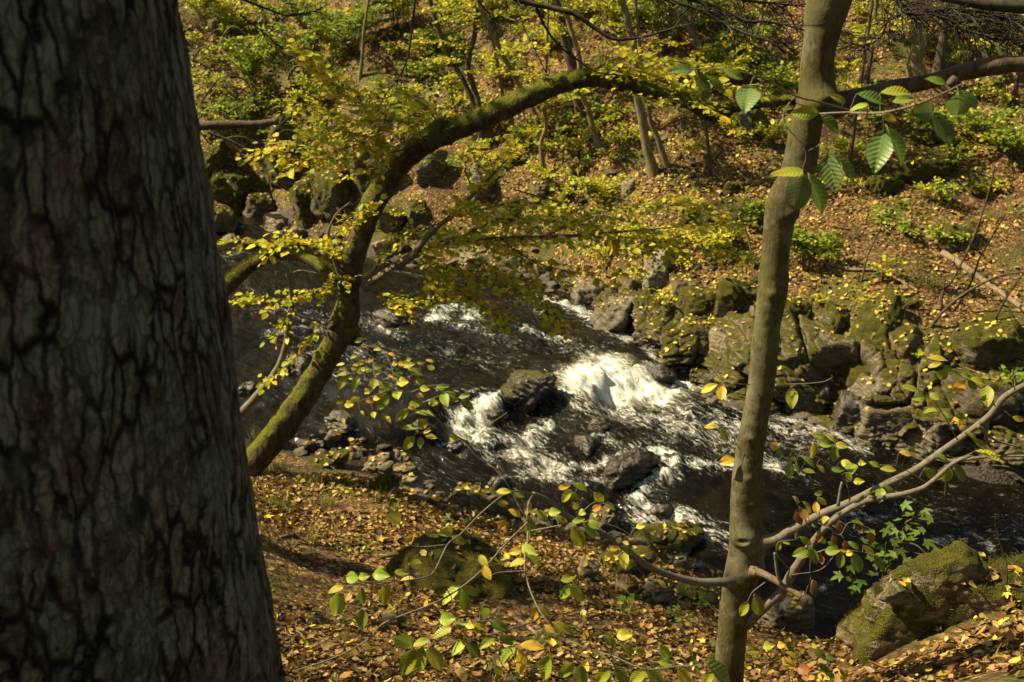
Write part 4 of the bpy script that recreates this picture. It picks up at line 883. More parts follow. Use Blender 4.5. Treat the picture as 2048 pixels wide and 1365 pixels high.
    spray([(850, 286), (770, 305), (700, 268), (640, 272), (565, 292)], [9.3, 9.0, 8.9], bare0=.2, tl=.5)
    spray([(800, 240), (720, 242), (660, 225), (590, 205)], [9.0, 8.8], tl=.4)
    spray([(840, 300), (790, 330), (730, 340), (680, 330)], [9.3, 9.0], bare0=.3, dens=.6)
    spray([(730, 215), (700, 175), (640, 150), (600, 105)], [8.9, 8.6], bare0=.2, dens=.8)
    spray([(880, 262), (860, 220), (815, 190), (790, 160)], [9.3, 9.0], dens=.7, tl=.35)
    # middle right sprays over stream and far bank
    B = [(728, 578), (820, 515), (885, 488), (1005, 478), (1175, 470), (1380, 452), (1470, 450)]
    spray(B, [9.35, 9.2, 9.2, 9.2, 9.3], r=.004, bare0=.18, step=.10, tl=.62, droop=.05, jit=1)
    spray([(1000, 478), (1060, 520), (1140, 545), (1230, 555)], [9.2, 9.0], bare0=.1, tl=.4, dens=.8)
    spray([(1090, 475), (1180, 430), (1290, 415), (1400, 410)], [9.2, 9.5], bare0=.1, tl=.5, dens=.9)
    spray([(1175, 470), (1280, 490), (1400, 500), (1500, 515)], [9.2, 9.3], bare0=.05, tl=.45)
    spray([(825, 512), (905, 430), (990, 345), (1030, 300)], [9.2, 8.9], r=.004, bare0=.3, tl=.55, step=.1)
    spray([(905, 430), (960, 420), (1030, 405), (1090, 410)], [9.0, 8.8], tl=.4)
    spray([(950, 385), (930, 340), (950, 300), (1000, 275)], [8.9, 8.7], tl=.35, dens=.8)
    spray([(782, 542), (880, 566), (1000, 574), (1060, 590), (1120, 640)], [9.3, 9.0, 8.8], bare0=.2, tl=.42, step=.11)
    spray([(900, 570), (960, 610), (1010, 640)], [9.0, 8.8], tl=.35)
    spray([(1040, 585), (1090, 610), (1110, 650)], [8.9, 8.7], tl=.25)
    spray([(735, 580), (790, 600), (850, 600), (920, 590)], [9.3, 9.1], bare0=.15, tl=.35)
    spray([(740, 560), (780, 490), (830, 470), (900, 470)], [9.4, 9.6], bare0=.15, tl=.4)
    # left sprays
    spray([(690, 555), (660, 500), (600, 482), (540, 488)], [9.45, 9.3], bare0=.25, tl=.42)
    spray([(690, 565), (620, 590), (550, 600), (480, 602)], [9.4, 9.1], bare0=.1, tl=.45, step=.1)
    spray([(680, 520), (700, 450), (740, 415)], [9.4, 9.2], tl=.35)
    spray([(500, 480), (470, 482), (445, 485)], 11, tl=.2, dens=.7)
    spray([(582, 625), (560, 650), (545, 670)], [9.1, 9.0], tl=.22)
    spray([(640, 648), (600, 700), (560, 745), (535, 760)], [9.1, 9.0], tl=.28, step=.09)
    spray([(640, 600), (660, 560), (690, 560)], 9.3, tl=.3)
    # on top of the arch
    spray([(1170, 150), (1235, 118), (1320, 120), (1420, 135)], [9.1, 9.4], tl=.4, bare0=.1)
    spray([(1165, 150), (1240, 145), (1330, 150), (1440, 170), (1500, 180)], [9.1, 9.0], tl=.35)
    spray([(1215, 165), (1290, 195), (1380, 205), (1440, 232)], [9.0, 8.8], tl=.25, dens=.8)
    spray([(1100, 165), (1080, 120), (1050, 60), (1040, 30)], [9.1, 8.8], tl=.3, dens=.5)
    spray([(840, 520), (900, 540), (980, 545), (1050, 560)], [9.2, 9.0], tl=.45)
    spray([(600, 320), (540, 300), (500, 310)], [8.9, 8.8], tl=.3)
    spray([(770, 250), (740, 280), (650, 310), (590, 330)], [9.0, 8.7], tl=.4)
    spray([(930, 470), (1000, 440), (1090, 440), (1170, 450)], [9.2, 9.4], tl=.5)
    spray([(1030, 380), (1130, 410), (1200, 460), (1270, 500)], [8.7, 8.6], tl=.2, dens=.5)
    tw.build('twigs', M['bark_dark'], root); lf.build('leaves', M['leaf'], root)
    # limbs above the picture carry the crown
    mb = MB(); a = P[-1]; mb.add(*tube([a - [.02, 0, .02], a + [.03, 0, .3], a + [.05, 0, 1.0], a + [.1, -.1, 3.2]], [.055, .06, .05, .02], 8, 20)); mb.build('limb', M['bark_moss'], root)
    crown('crown', tuple(a + np.array([.2, .2, 3.8])), (1.8, 1.6, 1.3), 1500, .08, YEL, [2, 2, 2, 3, 1], root)
mossy_tree()

# ------------------------------------------------------------------ slim smooth barked tree on the right
RTY = 4.05
def slim_tree():
    L_ = [(0, 1613, 1704), (60, 1608, 1684), (120, 1600, 1669), (180, 1597, 1671), (215, 1590, 1668), (240, 1583, 1648), (290, 1572, 1640), (345, 1560, 1628), (400, 1534, 1606), (440, 1527, 1592), (500, 1523, 1581), (580, 1514, 1576), (650, 1508, 1562), (700, 1501, 1556), (750, 1498, 1552), (800, 1490, 1545),
          (850, 1481, 1536), (900, 1471, 1529), (950, 1464, 1524), (1000, 1460, 1521), (1045, 1459, 1524), (1085, 1458, 1535), (1120, 1453, 1526), (1160, 1445, 1516), (1200, 1441, 1504), (1250, 1436, 1498), (1300, 1431, 1492), (1365, 1424, 1488), (1430, 1410, 1490)]
    pts = [((a + b) / 2, y) for y, a, b in L_][::-1]; wd = [(b - a) for y, a, b in L_][::-1]
    P = pxl(pts, RTY); rad = np.array([w / 2 * mpp(p) for w, p in zip(wd, P)]) * .95
    g = P[0].copy(); g[2] = H(g[0], g[1])[0] - .1
    P = np.vstack([g + [-.02, .02, 0], P]); rad = np.concatenate([[rad[0] * 1.5], rad])
    top = P[-1]; P = np.vstack([P, top + [.10, .0, .5], top + [.2, .05, 1.6], top + [.1, .1, 3.2], top + [.2, .1, 5]]); rad = np.concatenate([rad, [.085, .075, .06, .02]])
    root = empty('tree', g, 'slim smooth olive grey tree rising in the right half with a collar of old knots', 'tree')
    mb = MB(); V, Q, T = tube(P, rad, 48, 640, rough=.03, seed=9, nf=4)
    cen = catmull(P, 640); cc = np.vstack([np.repeat(cen, 48, 0), cen[0], cen[-1]])
    ringn = vnoise(V * np.array([5, 5, 42]), 91); d = np.maximum(ringn - .6, 0) * .002 + fbm(V * 9, 3, 93) * .004 + fbm(V * 26, 3, 92) * .002
    for px, py, s in [(1497, 880, .020), (1545, 590, .02), (1590, 430, .03), (1500, 960, .018), (1487, 1078, .045), (1520, 1145, .04), (1450, 1168, .035), (1655, 205, .05), (1640, 320, .025), (1492, 795, .02), (1510, 1010, .015)]:
        kp = at(px, py, RTY - .07); dd = ((V - kp) ** 2 * np.array([1, 1, 1.6])).sum(1); d = d + s * .85 * np.exp(-dd / (s * 1.2) ** 2) - s * .6 * np.exp(-dd / (s * .4) ** 2)
    V = V + unit(V - cc) * d[:, None]; mb.add(V, Q, T); mb.build('trunk', M['bark_smooth'], root)
    m4 = mpp(P[10])
    # thick dead bough at the upper right
    mb = MB(); V, Q, T = tube(pxl([(1640, 222), (1690, 205), (1740, 190), (1800, 175), (1860, 163), (1920, 146), (1980, 134), (2040, 128), (2120, 130)], [4.05, 4.0, 3.95, 3.9]), np.array([26, 22, 17, 15, 14, 15, 16, 15, 14]) * m4 * .93, 20, 110, rough=.16, nf=13, seed=4)
    mb.add(V, Q, T); mb.add(*tube(pxl([(1900, 160), (1912, 168), (1920, 164)], 3.88), [.02, .02, .012], 10, 8, rough=.2)); mb.build('dead_bough', M['bark_brown'], root)
    # the two long boughs at the lower right
    b1 = pxl([(1505, 1085), (1545, 1080), (1580, 1062), (1640, 1030), (1700, 1005), (1760, 975), (1830, 940), (1880, 905), (1930, 870), (1980, 830), (2012, 792), (2070, 760), (2140, 720)], [4.0, 3.95, 3.9, 3.85, 3.8])
    mb = MB(); mb.add(*tube(b1, np.array([18, 13, 10, 8.5, 8, 7.5, 7, 6.5, 6, 6, 6, 5, 4]) * m4 * .95, 14, 140, rough=.08, nf=24))
    mb.add(*tube(pxl([(1872, 912), (1905, 922), (1975, 914), (2060, 912)], [3.86, 3.8]), np.array([4.5, 3.5, 3, 2]) * m4, 8, 40, rough=.1)); mb.add(*tube(pxl([(1955, 852), (1990, 880), (2040, 895)], 3.82), np.array([3.5, 2.5, 1.5]) * m4, 7, 24))
    mb.add(*tube(pxl([(1975, 840), (1972, 875), (1978, 890)], 3.85), np.array([4, 3.4, 3]) * m4, 7, 20)); mb.add(*tube(pxl([(1676, 1012), (1680, 985), (1684, 965)], 3.85), np.array([3.5, 3, 2.4]) * m4, 7, 14)); mb.build('branch', M['bark_grey'], root)
    b2 = pxl([(1478, 1262), (1501, 1240), (1536, 1208), (1565, 1182), (1580, 1155), (1600, 1123), (1624, 1088), (1653, 1053), (1682, 1029), (1718, 1008), (1760, 996), (1800, 990), (1841, 978), (1867, 961), (1905, 928), (1940, 912)], [4.05, 3.9, 3.75, 3.7, 3.7])
    mb = MB(); mb.add(*tube(b2, np.array([13, 11, 10, 9.5, 9.5, 8.5, 7.5, 6.5, 6, 5.5, 5, 5, 4.5, 4, 3.5, 2.5]) * m4, 12, 140, rough=.10, nf=24)); mb.add(*tube(pxl([(1562, 1168), (1555, 1150), (1551, 1120), (1549, 1106)], 3.88), np.array([4, 3.3, 3, 2.5]) * m4, 7, 16)); mb.build('branch', M['bark_grey'], root)
    mb = MB(); V, Q, T = tube(pxl([(1505, 1140), (1530, 1150), (1565, 1170), (1603, 1193)], [3.98, 3.85]), np.array([15, 8.5, 7, 5.5]) * m4, 12, 60, rough=.25, nf=20); mb.add(V, Q, T); mb.build('broken_stub', M['dead'], root)
    b3 = pxl([(1465, 1166), (1445, 1165), (1385, 1163), (1310, 1140), (1265, 1110), (1235, 1085), (1190, 1060), (1130, 1030), (1095, 1000), (1066, 988)], [4.0, 3.9, 3.75, 3.6, 3.5])
    mb = MB(); mb.add(*tube(b3, np.array([16, 10, 8, 7, 6, 5.5, 5, 5, 4.5, 4]) * m4 * .95, 12, 100, rough=.08, nf=24)); mb.build('branch', M['bark_grey'], root)
    # limbs and crown above the picture
    mb = MB()
    for a in range(8):
        an = a * 2.4; d = np.array([math.cos(an), math.sin(an), .3]); s = top + [.15, .05, 1.4 + .4 * a]; mb.add(*tube([s, s + d * .7, s + d * 1.7], [.03, .02, .006], 6, 12))
    mb.build('limbs', M['bark_grey'], root)
    crown('crown', tuple(top + np.array([.4, .1, 3.8])), (1.9, 1.9, 1.6), 3200, .08, GREEN + YEL[:2], [2, 2, 2, 1, 1, 1], root)
    return root, m4
SLIM, M4 = slim_tree()
# ------------------------------------------------------------------ large leaves on the slim tree's near twigs (base px, tip px, width px, tone)
HC = {'g': (.14, .20, .025), 'd': (.10, .16, .045), 'b': (.20, .27, .028), 'y': (.40, .37, .03), 'o': (.62, .38, .04), 'r': (.5, .24, .05), 'w': (.20, .095, .035)}
def bigleaves(rows, twigs, name, parent, rt=2.2):
    """twigs: list of (pixel path, forward distances, radius px)"""
    tw = MB(); lf = MB(); pp, dd = [], []
    for pts, ys, r in twigs:
        P = pxl(pts, ys); n = max(10, len(pts) * 6); s = mpp(P[0])
        tw.add(*tube(P, np.linspace(r * .72, max(.6, r * .32), len(P)) * s, 7, n, rough=.1, nf=30))
        C = catmull(P, n); x, y, _ = cams(C); pp.append(np.stack([x, y], 1)); dd.append(C[:, 1])
    pp = np.concatenate(pp); dd = np.concatenate(dd)
    for bx, by, tx, ty, w, c in rows:
        k = ((pp - [bx, by]) ** 2).sum(1).argmin(); y0 = dd[k] + rng.normal(0, .03)
        b = at(bx, by, y0); s = mpp(b); t = at(tx, ty, y0)
        ln = np.linalg.norm(t - b); wd = w * s; Lt = max(ln, wd / .56); wt = max(wd, .50 * Lt * .9)
        view = unit(CAM - b); x = unit(t - b); side = unit(np.cross(view, x))
        dz = math.sqrt(max(0, Lt ** 2 - ln ** 2)); xx = unit(x * ln + view * dz * (1 if rng.random() < .75 else -1))
        nrm0 = unit(np.cross(xx, side)); nrm0 = nrm0 if nrm0 @ view > 0 else -nrm0; sd = np.cross(nrm0, xx)
        ro = math.acos(min(1, wd / wt)); ro = ro * (1 if nrm0[2] * math.cos(.5) > -1 and rng.random() < .65 else -1)
        z = nrm0 * math.cos(ro) + sd * math.sin(ro)
        if z[2] < 0 and ro != 0: z = nrm0 * math.cos(-ro) + sd * math.sin(-ro)
        col = np.array(HC[c]) * np.exp(rng.normal(0, .16)) * np.exp(rng.normal(0, .07, 3))
        tpl = LEAF_H if c != 'w' else LEAF_C
        V, Fc, Cc = scatter(tpl, b[None], xx[None], z[None], Lt, col[None], np.array([wt / Lt / .60]) if c != 'w' else None)
        q = LEAF_H[2] if c != 'w' else np.full((len(LEAF_C[0]), 2), .3)
        V = V + z * (rng.normal(0, .05) * Lt * (np.linspace(0, 1, len(V)) ** 2))[:, None]
        # browning from the edge on the turning leaves
        if c in 'yob':
            e = np.clip(fbm(V * 35 + rng.uniform(-9, 9), 3, 4) * 1.6, 0, 1)[:, None]; Cc = Cc * (1 - e) + np.array([.34, .27, .02]) * e
        if c != 'w': lf.add(V, Q=Fc, C=Cc, U=q)
        else: lf.add(V, T=Fc, C=Cc, U=q)
        k2 = pp[k]; a = at(k2[0], k2[1], dd[k])
        if np.linalg.norm(a - b) > .004: tw.add(*tube([a, (a + b) / 2 + [0, 0, .004], b], [.0011, .0010, .0009], 4, 6))
    tw.build('twig', M['bark_grey'], parent)
    lf.build(name, M['leaf_near'], parent)
# upper right spray, nearest to the camera
bigleaves([(1500, 172, 1490, 224, 48, 'd'), (1637, 226, 1583, 226, 28, 'b'), (1640, 227, 1679, 268, 20, 'g'), (1767, 262, 1750, 340, 50, 'd'), (1773, 252, 1813, 328, 20, 'g'), (1713, 188, 1776, 206, 18, 'g'), (1760, 186, 1824, 186, 16, 'b'), (1850, 158, 1895, 170, 12, 'g'), (1868, 222, 1812, 230, 38, 'g'), (1866, 226, 1906, 290, 32, 'd'),
           (1917, 187, 1914, 236, 46, 'd'), (1922, 182, 1954, 219, 20, 'd'), (1735, 208, 1696, 226, 12, 'b'), (1766, 228, 1793, 244, 16, 'y'), (1607, 343, 1537, 357, 22, 'b'), (1606, 350, 1587, 428, 50, 'd'), (1617, 346, 1650, 432, 26, 'g'), (1653, 309, 1672, 378, 44, 'd'), (1663, 305, 1714, 366, 16, 'g'), (1638, 292, 1658, 304, 14, 'y'),
           (1386, 140, 1334, 144, 20, 'd'), (1395, 150, 1421, 204, 22, 'd'), (1412, 150, 1449, 188, 14, 'g'), (1445, 140, 1487, 160, 16, 'g'), (1785, 205, 1830, 196, 16, 'g'), (1690, 205, 1660, 190, 14, 'b')],
          [([(1640, 228), (1690, 226), (1760, 226), (1830, 210), (1880, 190), (1925, 168)], [3.9, 2.6, 2.3, 2.3, 2.3], 3), ([(1700, 222), (1640, 205), (1590, 192), (1520, 155), (1448, 140), (1380, 138)], [2.6, 2.4, 2.3, 2.3], 3), ([(1588, 194), (1568, 225), (1570, 250), (1605, 290), (1612, 315), (1604, 340)], [2.35, 2.3, 2.3], 2.5), ([(1520, 158), (1545, 205), (1568, 240)], 2.33, 2), ([(1700, 226), (1650, 228)], [2.6, 2.4], 2), ([(1766, 228), (1768, 262)], 2.3, 1.6), ([(1640, 290), (1655, 308)], 2.3, 1.4), ([(1612, 305), (1640, 290)], 2.3, 1.4)], 'leaves', SLIM)
# right middle leaves around the long boughs
rows = [(1887, 738, 1880, 767, 22, 'b'), (1852, 717, 1895, 722, 8, 'y'), (1856, 736, 1884, 726, 10, 'y'), (1888, 732, 1905, 745, 10, 'b'), (1931, 767, 1904, 784, 22, 'o'), (1972, 770, 1975, 804, 26, 'b'), (1936, 762, 1954, 781, 14, 'g'), (1940, 758, 1972, 767, 12, 'y'), (1921, 750, 1944, 756, 10, 'g'), (1980, 768, 1999, 786, 10, 'g'), (1800, 774, 1838, 783, 10, 'b'), (1854, 795, 1823, 797, 16, 'b'), (1858, 788, 1876, 797, 14, 'b'), (1858, 801, 1873, 808, 10, 'o'), (1877, 800, 1899, 818, 10, 'g'), (1876, 820, 1845, 826, 12, 'b'), (1880, 822, 1894, 840, 16, 'g'), (1911, 827, 1933, 838, 12, 'g'), (1904, 840, 1916, 842, 14, 'o'), (1917, 842, 1930, 859, 16, 'o'),
        (1583, 776, 1584, 811, 24, 'b'), (1551, 761, 1576, 770, 14, 'b'), (1621, 868, 1656, 881, 14, 'b'), (1638, 890, 1666, 890, 12, 'b'), (1668, 893, 1668, 925, 18, 'g'), (1627, 884, 1627, 918, 14, 'y'), (1649, 870, 1671, 884, 8, 'y'), (1671, 888, 1691, 893, 14, 'b'), (1539, 893, 1560, 893, 18, 'o'), (1553, 902, 1568, 915, 10, 'b'), (1580, 917, 1595, 920, 10, 'o'), (1580, 925, 1577, 957, 20, 'g'), (1592, 925, 1595, 950, 7, 'g'), (1603, 914, 1633, 934, 10, 'b'), (1602, 942, 1631, 945, 8, 'b'), (1633, 931, 1650, 946, 8, 'y'),
        (1662, 940, 1690, 940, 12, 'g'), (1682, 922, 1700, 932, 16, 'y'), (1703, 925, 1703, 946, 24, 'g'), (1693, 946, 1703, 962, 12, 'y'), (1707, 963, 1724, 963, 14, 'b'), (1716, 925, 1728, 927, 12, 'b'), (1738, 925, 1760, 934, 10, 'b'), (1760, 939, 1794, 940, 12, 'b'), (1798, 905, 1826, 911, 10, 'y'), (1817, 893, 1832, 908, 8, 'b'), (1870, 909, 1898, 921, 8, 'b'), (1931, 867, 1955, 879, 10, 'b'), (1849, 937, 1876, 963, 18, 'g'), (1890, 931, 1890, 970, 28, 'b'), (1908, 930, 1928, 965, 16, 'g'), (1950, 902, 2005, 926, 10, 'y'), (1945, 880, 1976, 900, 12, 'b'), (2030, 905, 2060, 922, 10, 'b'), (2028, 750, 2060, 755, 10, 'b'), (2025, 835, 2050, 842, 12, 'o'),
        (1763, 975, 1760, 998, 20, 'b'), (1767, 972, 1788, 991, 12, 'b'), (1725, 991, 1723, 1018, 14, 'g'), (1731, 997, 1750, 999, 14, 'b'), (1630, 990, 1647, 984, 12, 'b'), (1636, 996, 1653, 1010, 12, 'b'), (1631, 1004, 1633, 1024, 14, 'o'), (1650, 1031, 1652, 1048, 16, 'y'), (1606, 1003, 1624, 1028, 8, 'y'), (1585, 993, 1600, 1006, 7, 'y'), (1617, 1100, 1584, 1112, 20, 'b'), (1621, 1097, 1633, 1130, 20, 'g'), (1650, 1103, 1677, 1101, 18, 'b'), (1636, 1073, 1653, 1088, 12, 'b'), (1600, 1075, 1624, 1090, 14, 'b'), (1656, 1085, 1676, 1096, 12, 'b'), (1695, 1085, 1721, 1098, 12, 'b'), (1682, 1106, 1679, 1138, 18, 'g'), (1706, 1106, 1720, 1146, 22, 'd'), (1725, 1091, 1747, 1117, 12, 'y'), (1747, 1112, 1768, 1142, 16, 'g'), (1680, 1101, 1696, 1104, 7, 'o'), (1691, 1105, 1703, 1108, 12, 'y'),
        (1557, 1085, 1557, 1102, 11, 'b'), (1564, 1085, 1582, 1088, 6, 'b'), (1495, 1204, 1480, 1233, 18, 'b'), (1508, 1190, 1522, 1236, 24, 'g'), (1401, 786, 1435, 768, 14, 'y'), (1443, 770, 1443, 797, 20, 'o'), (1427, 756, 1449, 763, 10, 'y'), (1407, 856, 1439, 852, 9, 'y'), (1442, 858, 1455, 885, 15, 'b'), (1469, 916, 1437, 928, 20, 'o'), (1460, 768, 1472, 776, 8, 'y'), (1610, 1190, 1606, 1188, 8, 'w'),
        (1621, 1158, 1624, 1192, 12, 'w'), (1664, 1070, 1672, 1088, 12, 'w'), (1676, 1043, 1680, 1064, 12, 'w'), (1711, 1045, 1722, 1062, 14, 'w'), (1738, 1062, 1745, 1085, 14, 'w'), (1590, 1022, 1602, 1048, 18, 'w'), (1600, 1015, 1612, 1035, 18, 'w'), (1595, 1060, 1592, 1080, 10, 'w'), (1640, 1065, 1636, 1085, 12, 'w'), (1688, 1080, 1694, 1100, 12, 'w'), (1641, 1108, 1644, 1125, 12, 'w')]
tws = [([(1760, 960), (1740, 930), (1715, 905), (1690, 885), (1660, 872), (1625, 868)], [3.85, 3.75], 2), ([(1700, 1000), (1690, 960), (1660, 930), (1610, 905), (1555, 893), (1530, 890)], [3.85, 3.8], 2), ([(1915, 880), (1890, 835), (1872, 808), (1850, 785), (1800, 772)], [3.8, 3.7], 2), ([(1990, 812), (1965, 780), (1935, 760), (1890, 732), (1850, 716)], [3.8, 3.7], 2), ([(1890, 835), (1930, 850), (1910, 828)], 3.75, 1.5), ([(1870, 962), (1890, 960), (1888, 1000)], 3.72, 1.6), ([(1860, 970), (1800, 935), (1760, 930)], 3.74, 1.6),
       ([(1655, 1055), (1680, 1070), (1700, 1045), (1745, 1060)], 3.7, 1.5), ([(1600, 1120), (1650, 1100), (1690, 1100), (1750, 1108)], [3.75, 3.7], 2), ([(1585, 1150), (1640, 1140), (1670, 1110)], 3.75, 1.5), ([(1580, 1140), (1555, 1110), (1557, 1085), (1590, 1080)], 3.8, 1.5), ([(1530, 1165), (1505, 1185), (1495, 1204)], 3.85, 1.8), ([(1540, 755), (1575, 768), (1640, 765), (1665, 756)], [4.0, 3.9], 1.6), ([(1500, 770), (1455, 766), (1425, 750)], [4.0, 3.8], 1.5), ([(1480, 900), (1455, 860), (1425, 852)], [4.0, 3.9], 1.3), ([(1620, 1060), (1600, 1020), (1590, 1000)], 3.85, 2), ([(1625, 1090), (1620, 1130), (1621, 1158)], 3.75, 1.2), ([(1640, 1035), (1635, 1000), (1640, 990)], 3.85, 1.5), ([(1745, 985), (1768, 972)], 3.85, 1.5), ([(2030, 780), (2025, 755), (2060, 740)], 3.8, 2), ([(1900, 925), (1960, 895), (1930, 865)], 3.8, 1.6)]
bigleaves(rows, tws, 'leaves', SLIM)
# lower left spray: long bough, its twigs and the bottom row
rows = [(772, 1025, 805, 1047, 24, 'b'), (810, 1091, 827, 1070, 16, 'o'), (906, 1062, 881, 1067, 20, 'b'), (904, 1074, 932, 1088, 18, 'b'), (717, 1155, 687, 1155, 24, 'b'), (717, 1154, 741, 1152, 16, 'b'), (746, 1147, 777, 1152, 24, 'b'), (818, 1129, 843, 1128, 20, 'b'), (789, 1144, 818, 1147, 14, 'b'), (827, 1157, 800, 1161, 10, 'o'), (687, 1173, 655, 1187, 14, 'y'), (676, 1186, 673, 1237, 32, 'b'), (721, 1176, 726, 1210, 18, 'b'), (772, 1170, 767, 1211, 24, 'y'), (723, 1218, 724, 1252, 24, 'g'), (916, 1173, 885, 1211, 20, 'b'), (925, 1182, 932, 1226, 22, 'b'), (925, 1173, 956, 1192, 16, 'b'), (879, 1239, 912, 1237, 26, 'b'), (960, 1226, 981, 1228, 22, 'b'),
        (912, 1248, 935, 1247, 18, 'g'), (980, 1242, 1016, 1261, 20, 'g'), (945, 1252, 973, 1258, 16, 'y'), (932, 1248, 945, 1254, 14, 'o'), (903, 1254, 866, 1278, 18, 'b'), (827, 1289, 783, 1276, 28, 'b'), (825, 1292, 861, 1280, 14, 'b'), (825, 1299, 805, 1352, 32, 'b'), (843, 1295, 840, 1346, 26, 'b'), (856, 1296, 884, 1343, 26, 'b'), (932, 1281, 903, 1312, 18, 'b'), (937, 1286, 961, 1317, 20, 'g'), (989, 1273, 960, 1295, 18, 'b'), (998, 1271, 1029, 1290, 18, 'g'), (1029, 1293, 998, 1331, 22, 'b'), (1039, 1290, 1089, 1297, 18, 'o'), (1036, 1299, 1045, 1352, 22, 'o'), (989, 1335, 1008, 1350, 16, 'g'), (1095, 1311, 1086, 1364, 28, 'b'),
        (992, 984, 1023, 984, 12, 'y'), (1026, 984, 1050, 994, 14, 'b'), (995, 1006, 1017, 1009, 14, 'y'), (1016, 1020, 1045, 1035, 12, 'o'), (1008, 1041, 995, 1064, 18, 'o'), (1054, 1003, 1057, 1023, 18, 'y'), (1054, 1031, 1060, 1077, 22, 'b'), (1064, 1020, 1098, 1044, 12, 'b'), (1042, 1094, 1071, 1108, 22, 'b'), (1045, 1100, 1016, 1106, 16, 'o'), (1054, 1111, 1083, 1132, 14, 'b'), (1051, 1120, 1016, 1132, 14, 'y'), (957, 1111, 972, 1129, 16, 'y'), (966, 1132, 978, 1154, 18, 'o'), (1074, 1214, 1066, 1240, 18, 'o'), (1086, 1211, 1098, 1234, 14, 'b'),
        (1188, 987, 1210, 1006, 18, 'y'), (1202, 1010, 1182, 1023, 14, 'r'), (1209, 1007, 1232, 1021, 10, 'b'), (1146, 968, 1176, 981, 12, 'b'), (1117, 977, 1141, 971, 12, 'o'), (1141, 980, 1123, 1006, 16, 'y'), (1148, 1007, 1156, 1023, 14, 'y'), (1157, 1022, 1170, 1028, 14, 'b'), (1097, 1024, 1120, 1024, 18, 'b'), (1110, 1034, 1136, 1046, 16, 'b'), (1144, 1044, 1170, 1038, 12, 'b'), (1176, 1041, 1195, 1056, 16, 'b'), (1146, 1053, 1167, 1099, 28, 'b'), (1168, 1050, 1189, 1078, 14, 'b'), (1272, 1053, 1290, 1052, 12, 'y'), (1284, 1063, 1305, 1087, 10, 'g'), (1233, 1081, 1244, 1081, 12, 'b'), (1218, 1098, 1239, 1096, 12, 'o'), (1246, 1103, 1249, 1129, 20, 'y'), (1246, 1091, 1267, 1112, 12, 'g'), (1122, 1161, 1153, 1150, 18, 'b'), (1141, 1170, 1120, 1199, 20, 'b'), (1141, 1171, 1165, 1203, 22, 'b'), (1314, 1161, 1334, 1177, 9, 'o'),
        (1105, 1246, 1142, 1267, 20, 'y'), (1088, 1252, 1107, 1264, 14, 'o'), (1233, 1270, 1264, 1270, 22, 'y'), (1207, 1272, 1233, 1290, 16, 'b'), (1240, 1290, 1270, 1308, 18, 'b'), (1272, 1296, 1293, 1314, 14, 'y'), (1319, 1290, 1341, 1320, 20, 'b'), (1317, 1326, 1347, 1328, 14, 'b'), (1149, 1324, 1114, 1355, 20, 'b'), (1160, 1331, 1163, 1376, 30, 'b'), (1220, 1334, 1190, 1371, 24, 'b'), (1229, 1333, 1253, 1362, 22, 'g'), (1290, 1339, 1258, 1370, 24, 'b'), (1297, 1336, 1323, 1371, 26, 'b'), (1357, 1334, 1378, 1371, 24, 'y'), (1407, 1320, 1466, 1374, 26, 'b'), (1426, 1343, 1408, 1370, 18, 'b'), (725, 1290, 745, 1297, 12, 'b'), (1140, 985, 1158, 1000, 12, 'b')]
tws = [([(1066, 988), (1056, 1012), (1056, 1045), (1055, 1085), (1050, 1110), (1050, 1140), (1062, 1185), (1085, 1230), (1120, 1270), (1170, 1295), (1225, 1312)], [3.5, 3.1, 2.8, 2.6], 3), ([(1056, 1045), (1010, 1090), (975, 1130), (930, 1170), (870, 1206), (770, 1246), (735, 1280), (670, 1315), (590, 1342)], [3.1, 2.75, 2.6, 2.5], 3.2), ([(1066, 988), (1020, 985), (970, 1020), (920, 1070), (895, 1090), (870, 1140), (850, 1155), (790, 1164), (720, 1166), (690, 1178)], [3.45, 3.0, 2.7, 2.55], 2.6), ([(1062, 1062), (1140, 1048), (1190, 1044), (1240, 1058), (1285, 1088)], [3.0, 2.9, 2.9], 2), ([(1190, 1062), (1155, 1030), (1144, 1005), (1160, 965), (1172, 930)], [3.55, 3.2, 3.1], 1.6), ([(1056, 1142), (1000, 1145), (980, 1150), (968, 1132), (960, 1108)], 2.75, 1.5), ([(1150, 1040), (1180, 1010), (1200, 1003)], 3.1, 1.2), ([(1235, 1085), (1247, 1100)], 3.4, 1.5),
       ([(1076, 1240), (1010, 1262), (960, 1275), (890, 1284), (820, 1294)], [2.7, 2.45, 2.4], 2), ([(1020, 1264), (980, 1243), (930, 1246), (885, 1240)], [2.5, 2.45], 1.5), ([(1030, 1290), (1060, 1285), (1085, 1262)], 2.5, 1.4), ([(1050, 1110), (1085, 1150), (1140, 1168)], [2.9, 2.9], 1.4), ([(1225, 1312), (1290, 1338), (1360, 1332), (1420, 1330)], [2.6, 2.5, 2.4], 1.8), ([(1200, 1305), (1225, 1335), (1155, 1328), (1095, 1312)], [2.6, 2.4], 1.5), ([(1225, 1312), (1235, 1285), (1265, 1300), (1318, 1310)], 2.6, 1.4), ([(720, 1166), (722, 1218)], 2.55, 1.2), ([(745, 1295), (720, 1290)], 2.5, 1), ([(720, 1166), (772, 1168)], 2.55, 1.1), ([(1190, 1062), (1300, 1160)], 3.6, 1), ([(895, 1090), (820, 1090), (780, 1035)], 2.8, 1.2)]
bigleaves(rows, tws, 'leaves', SLIM)
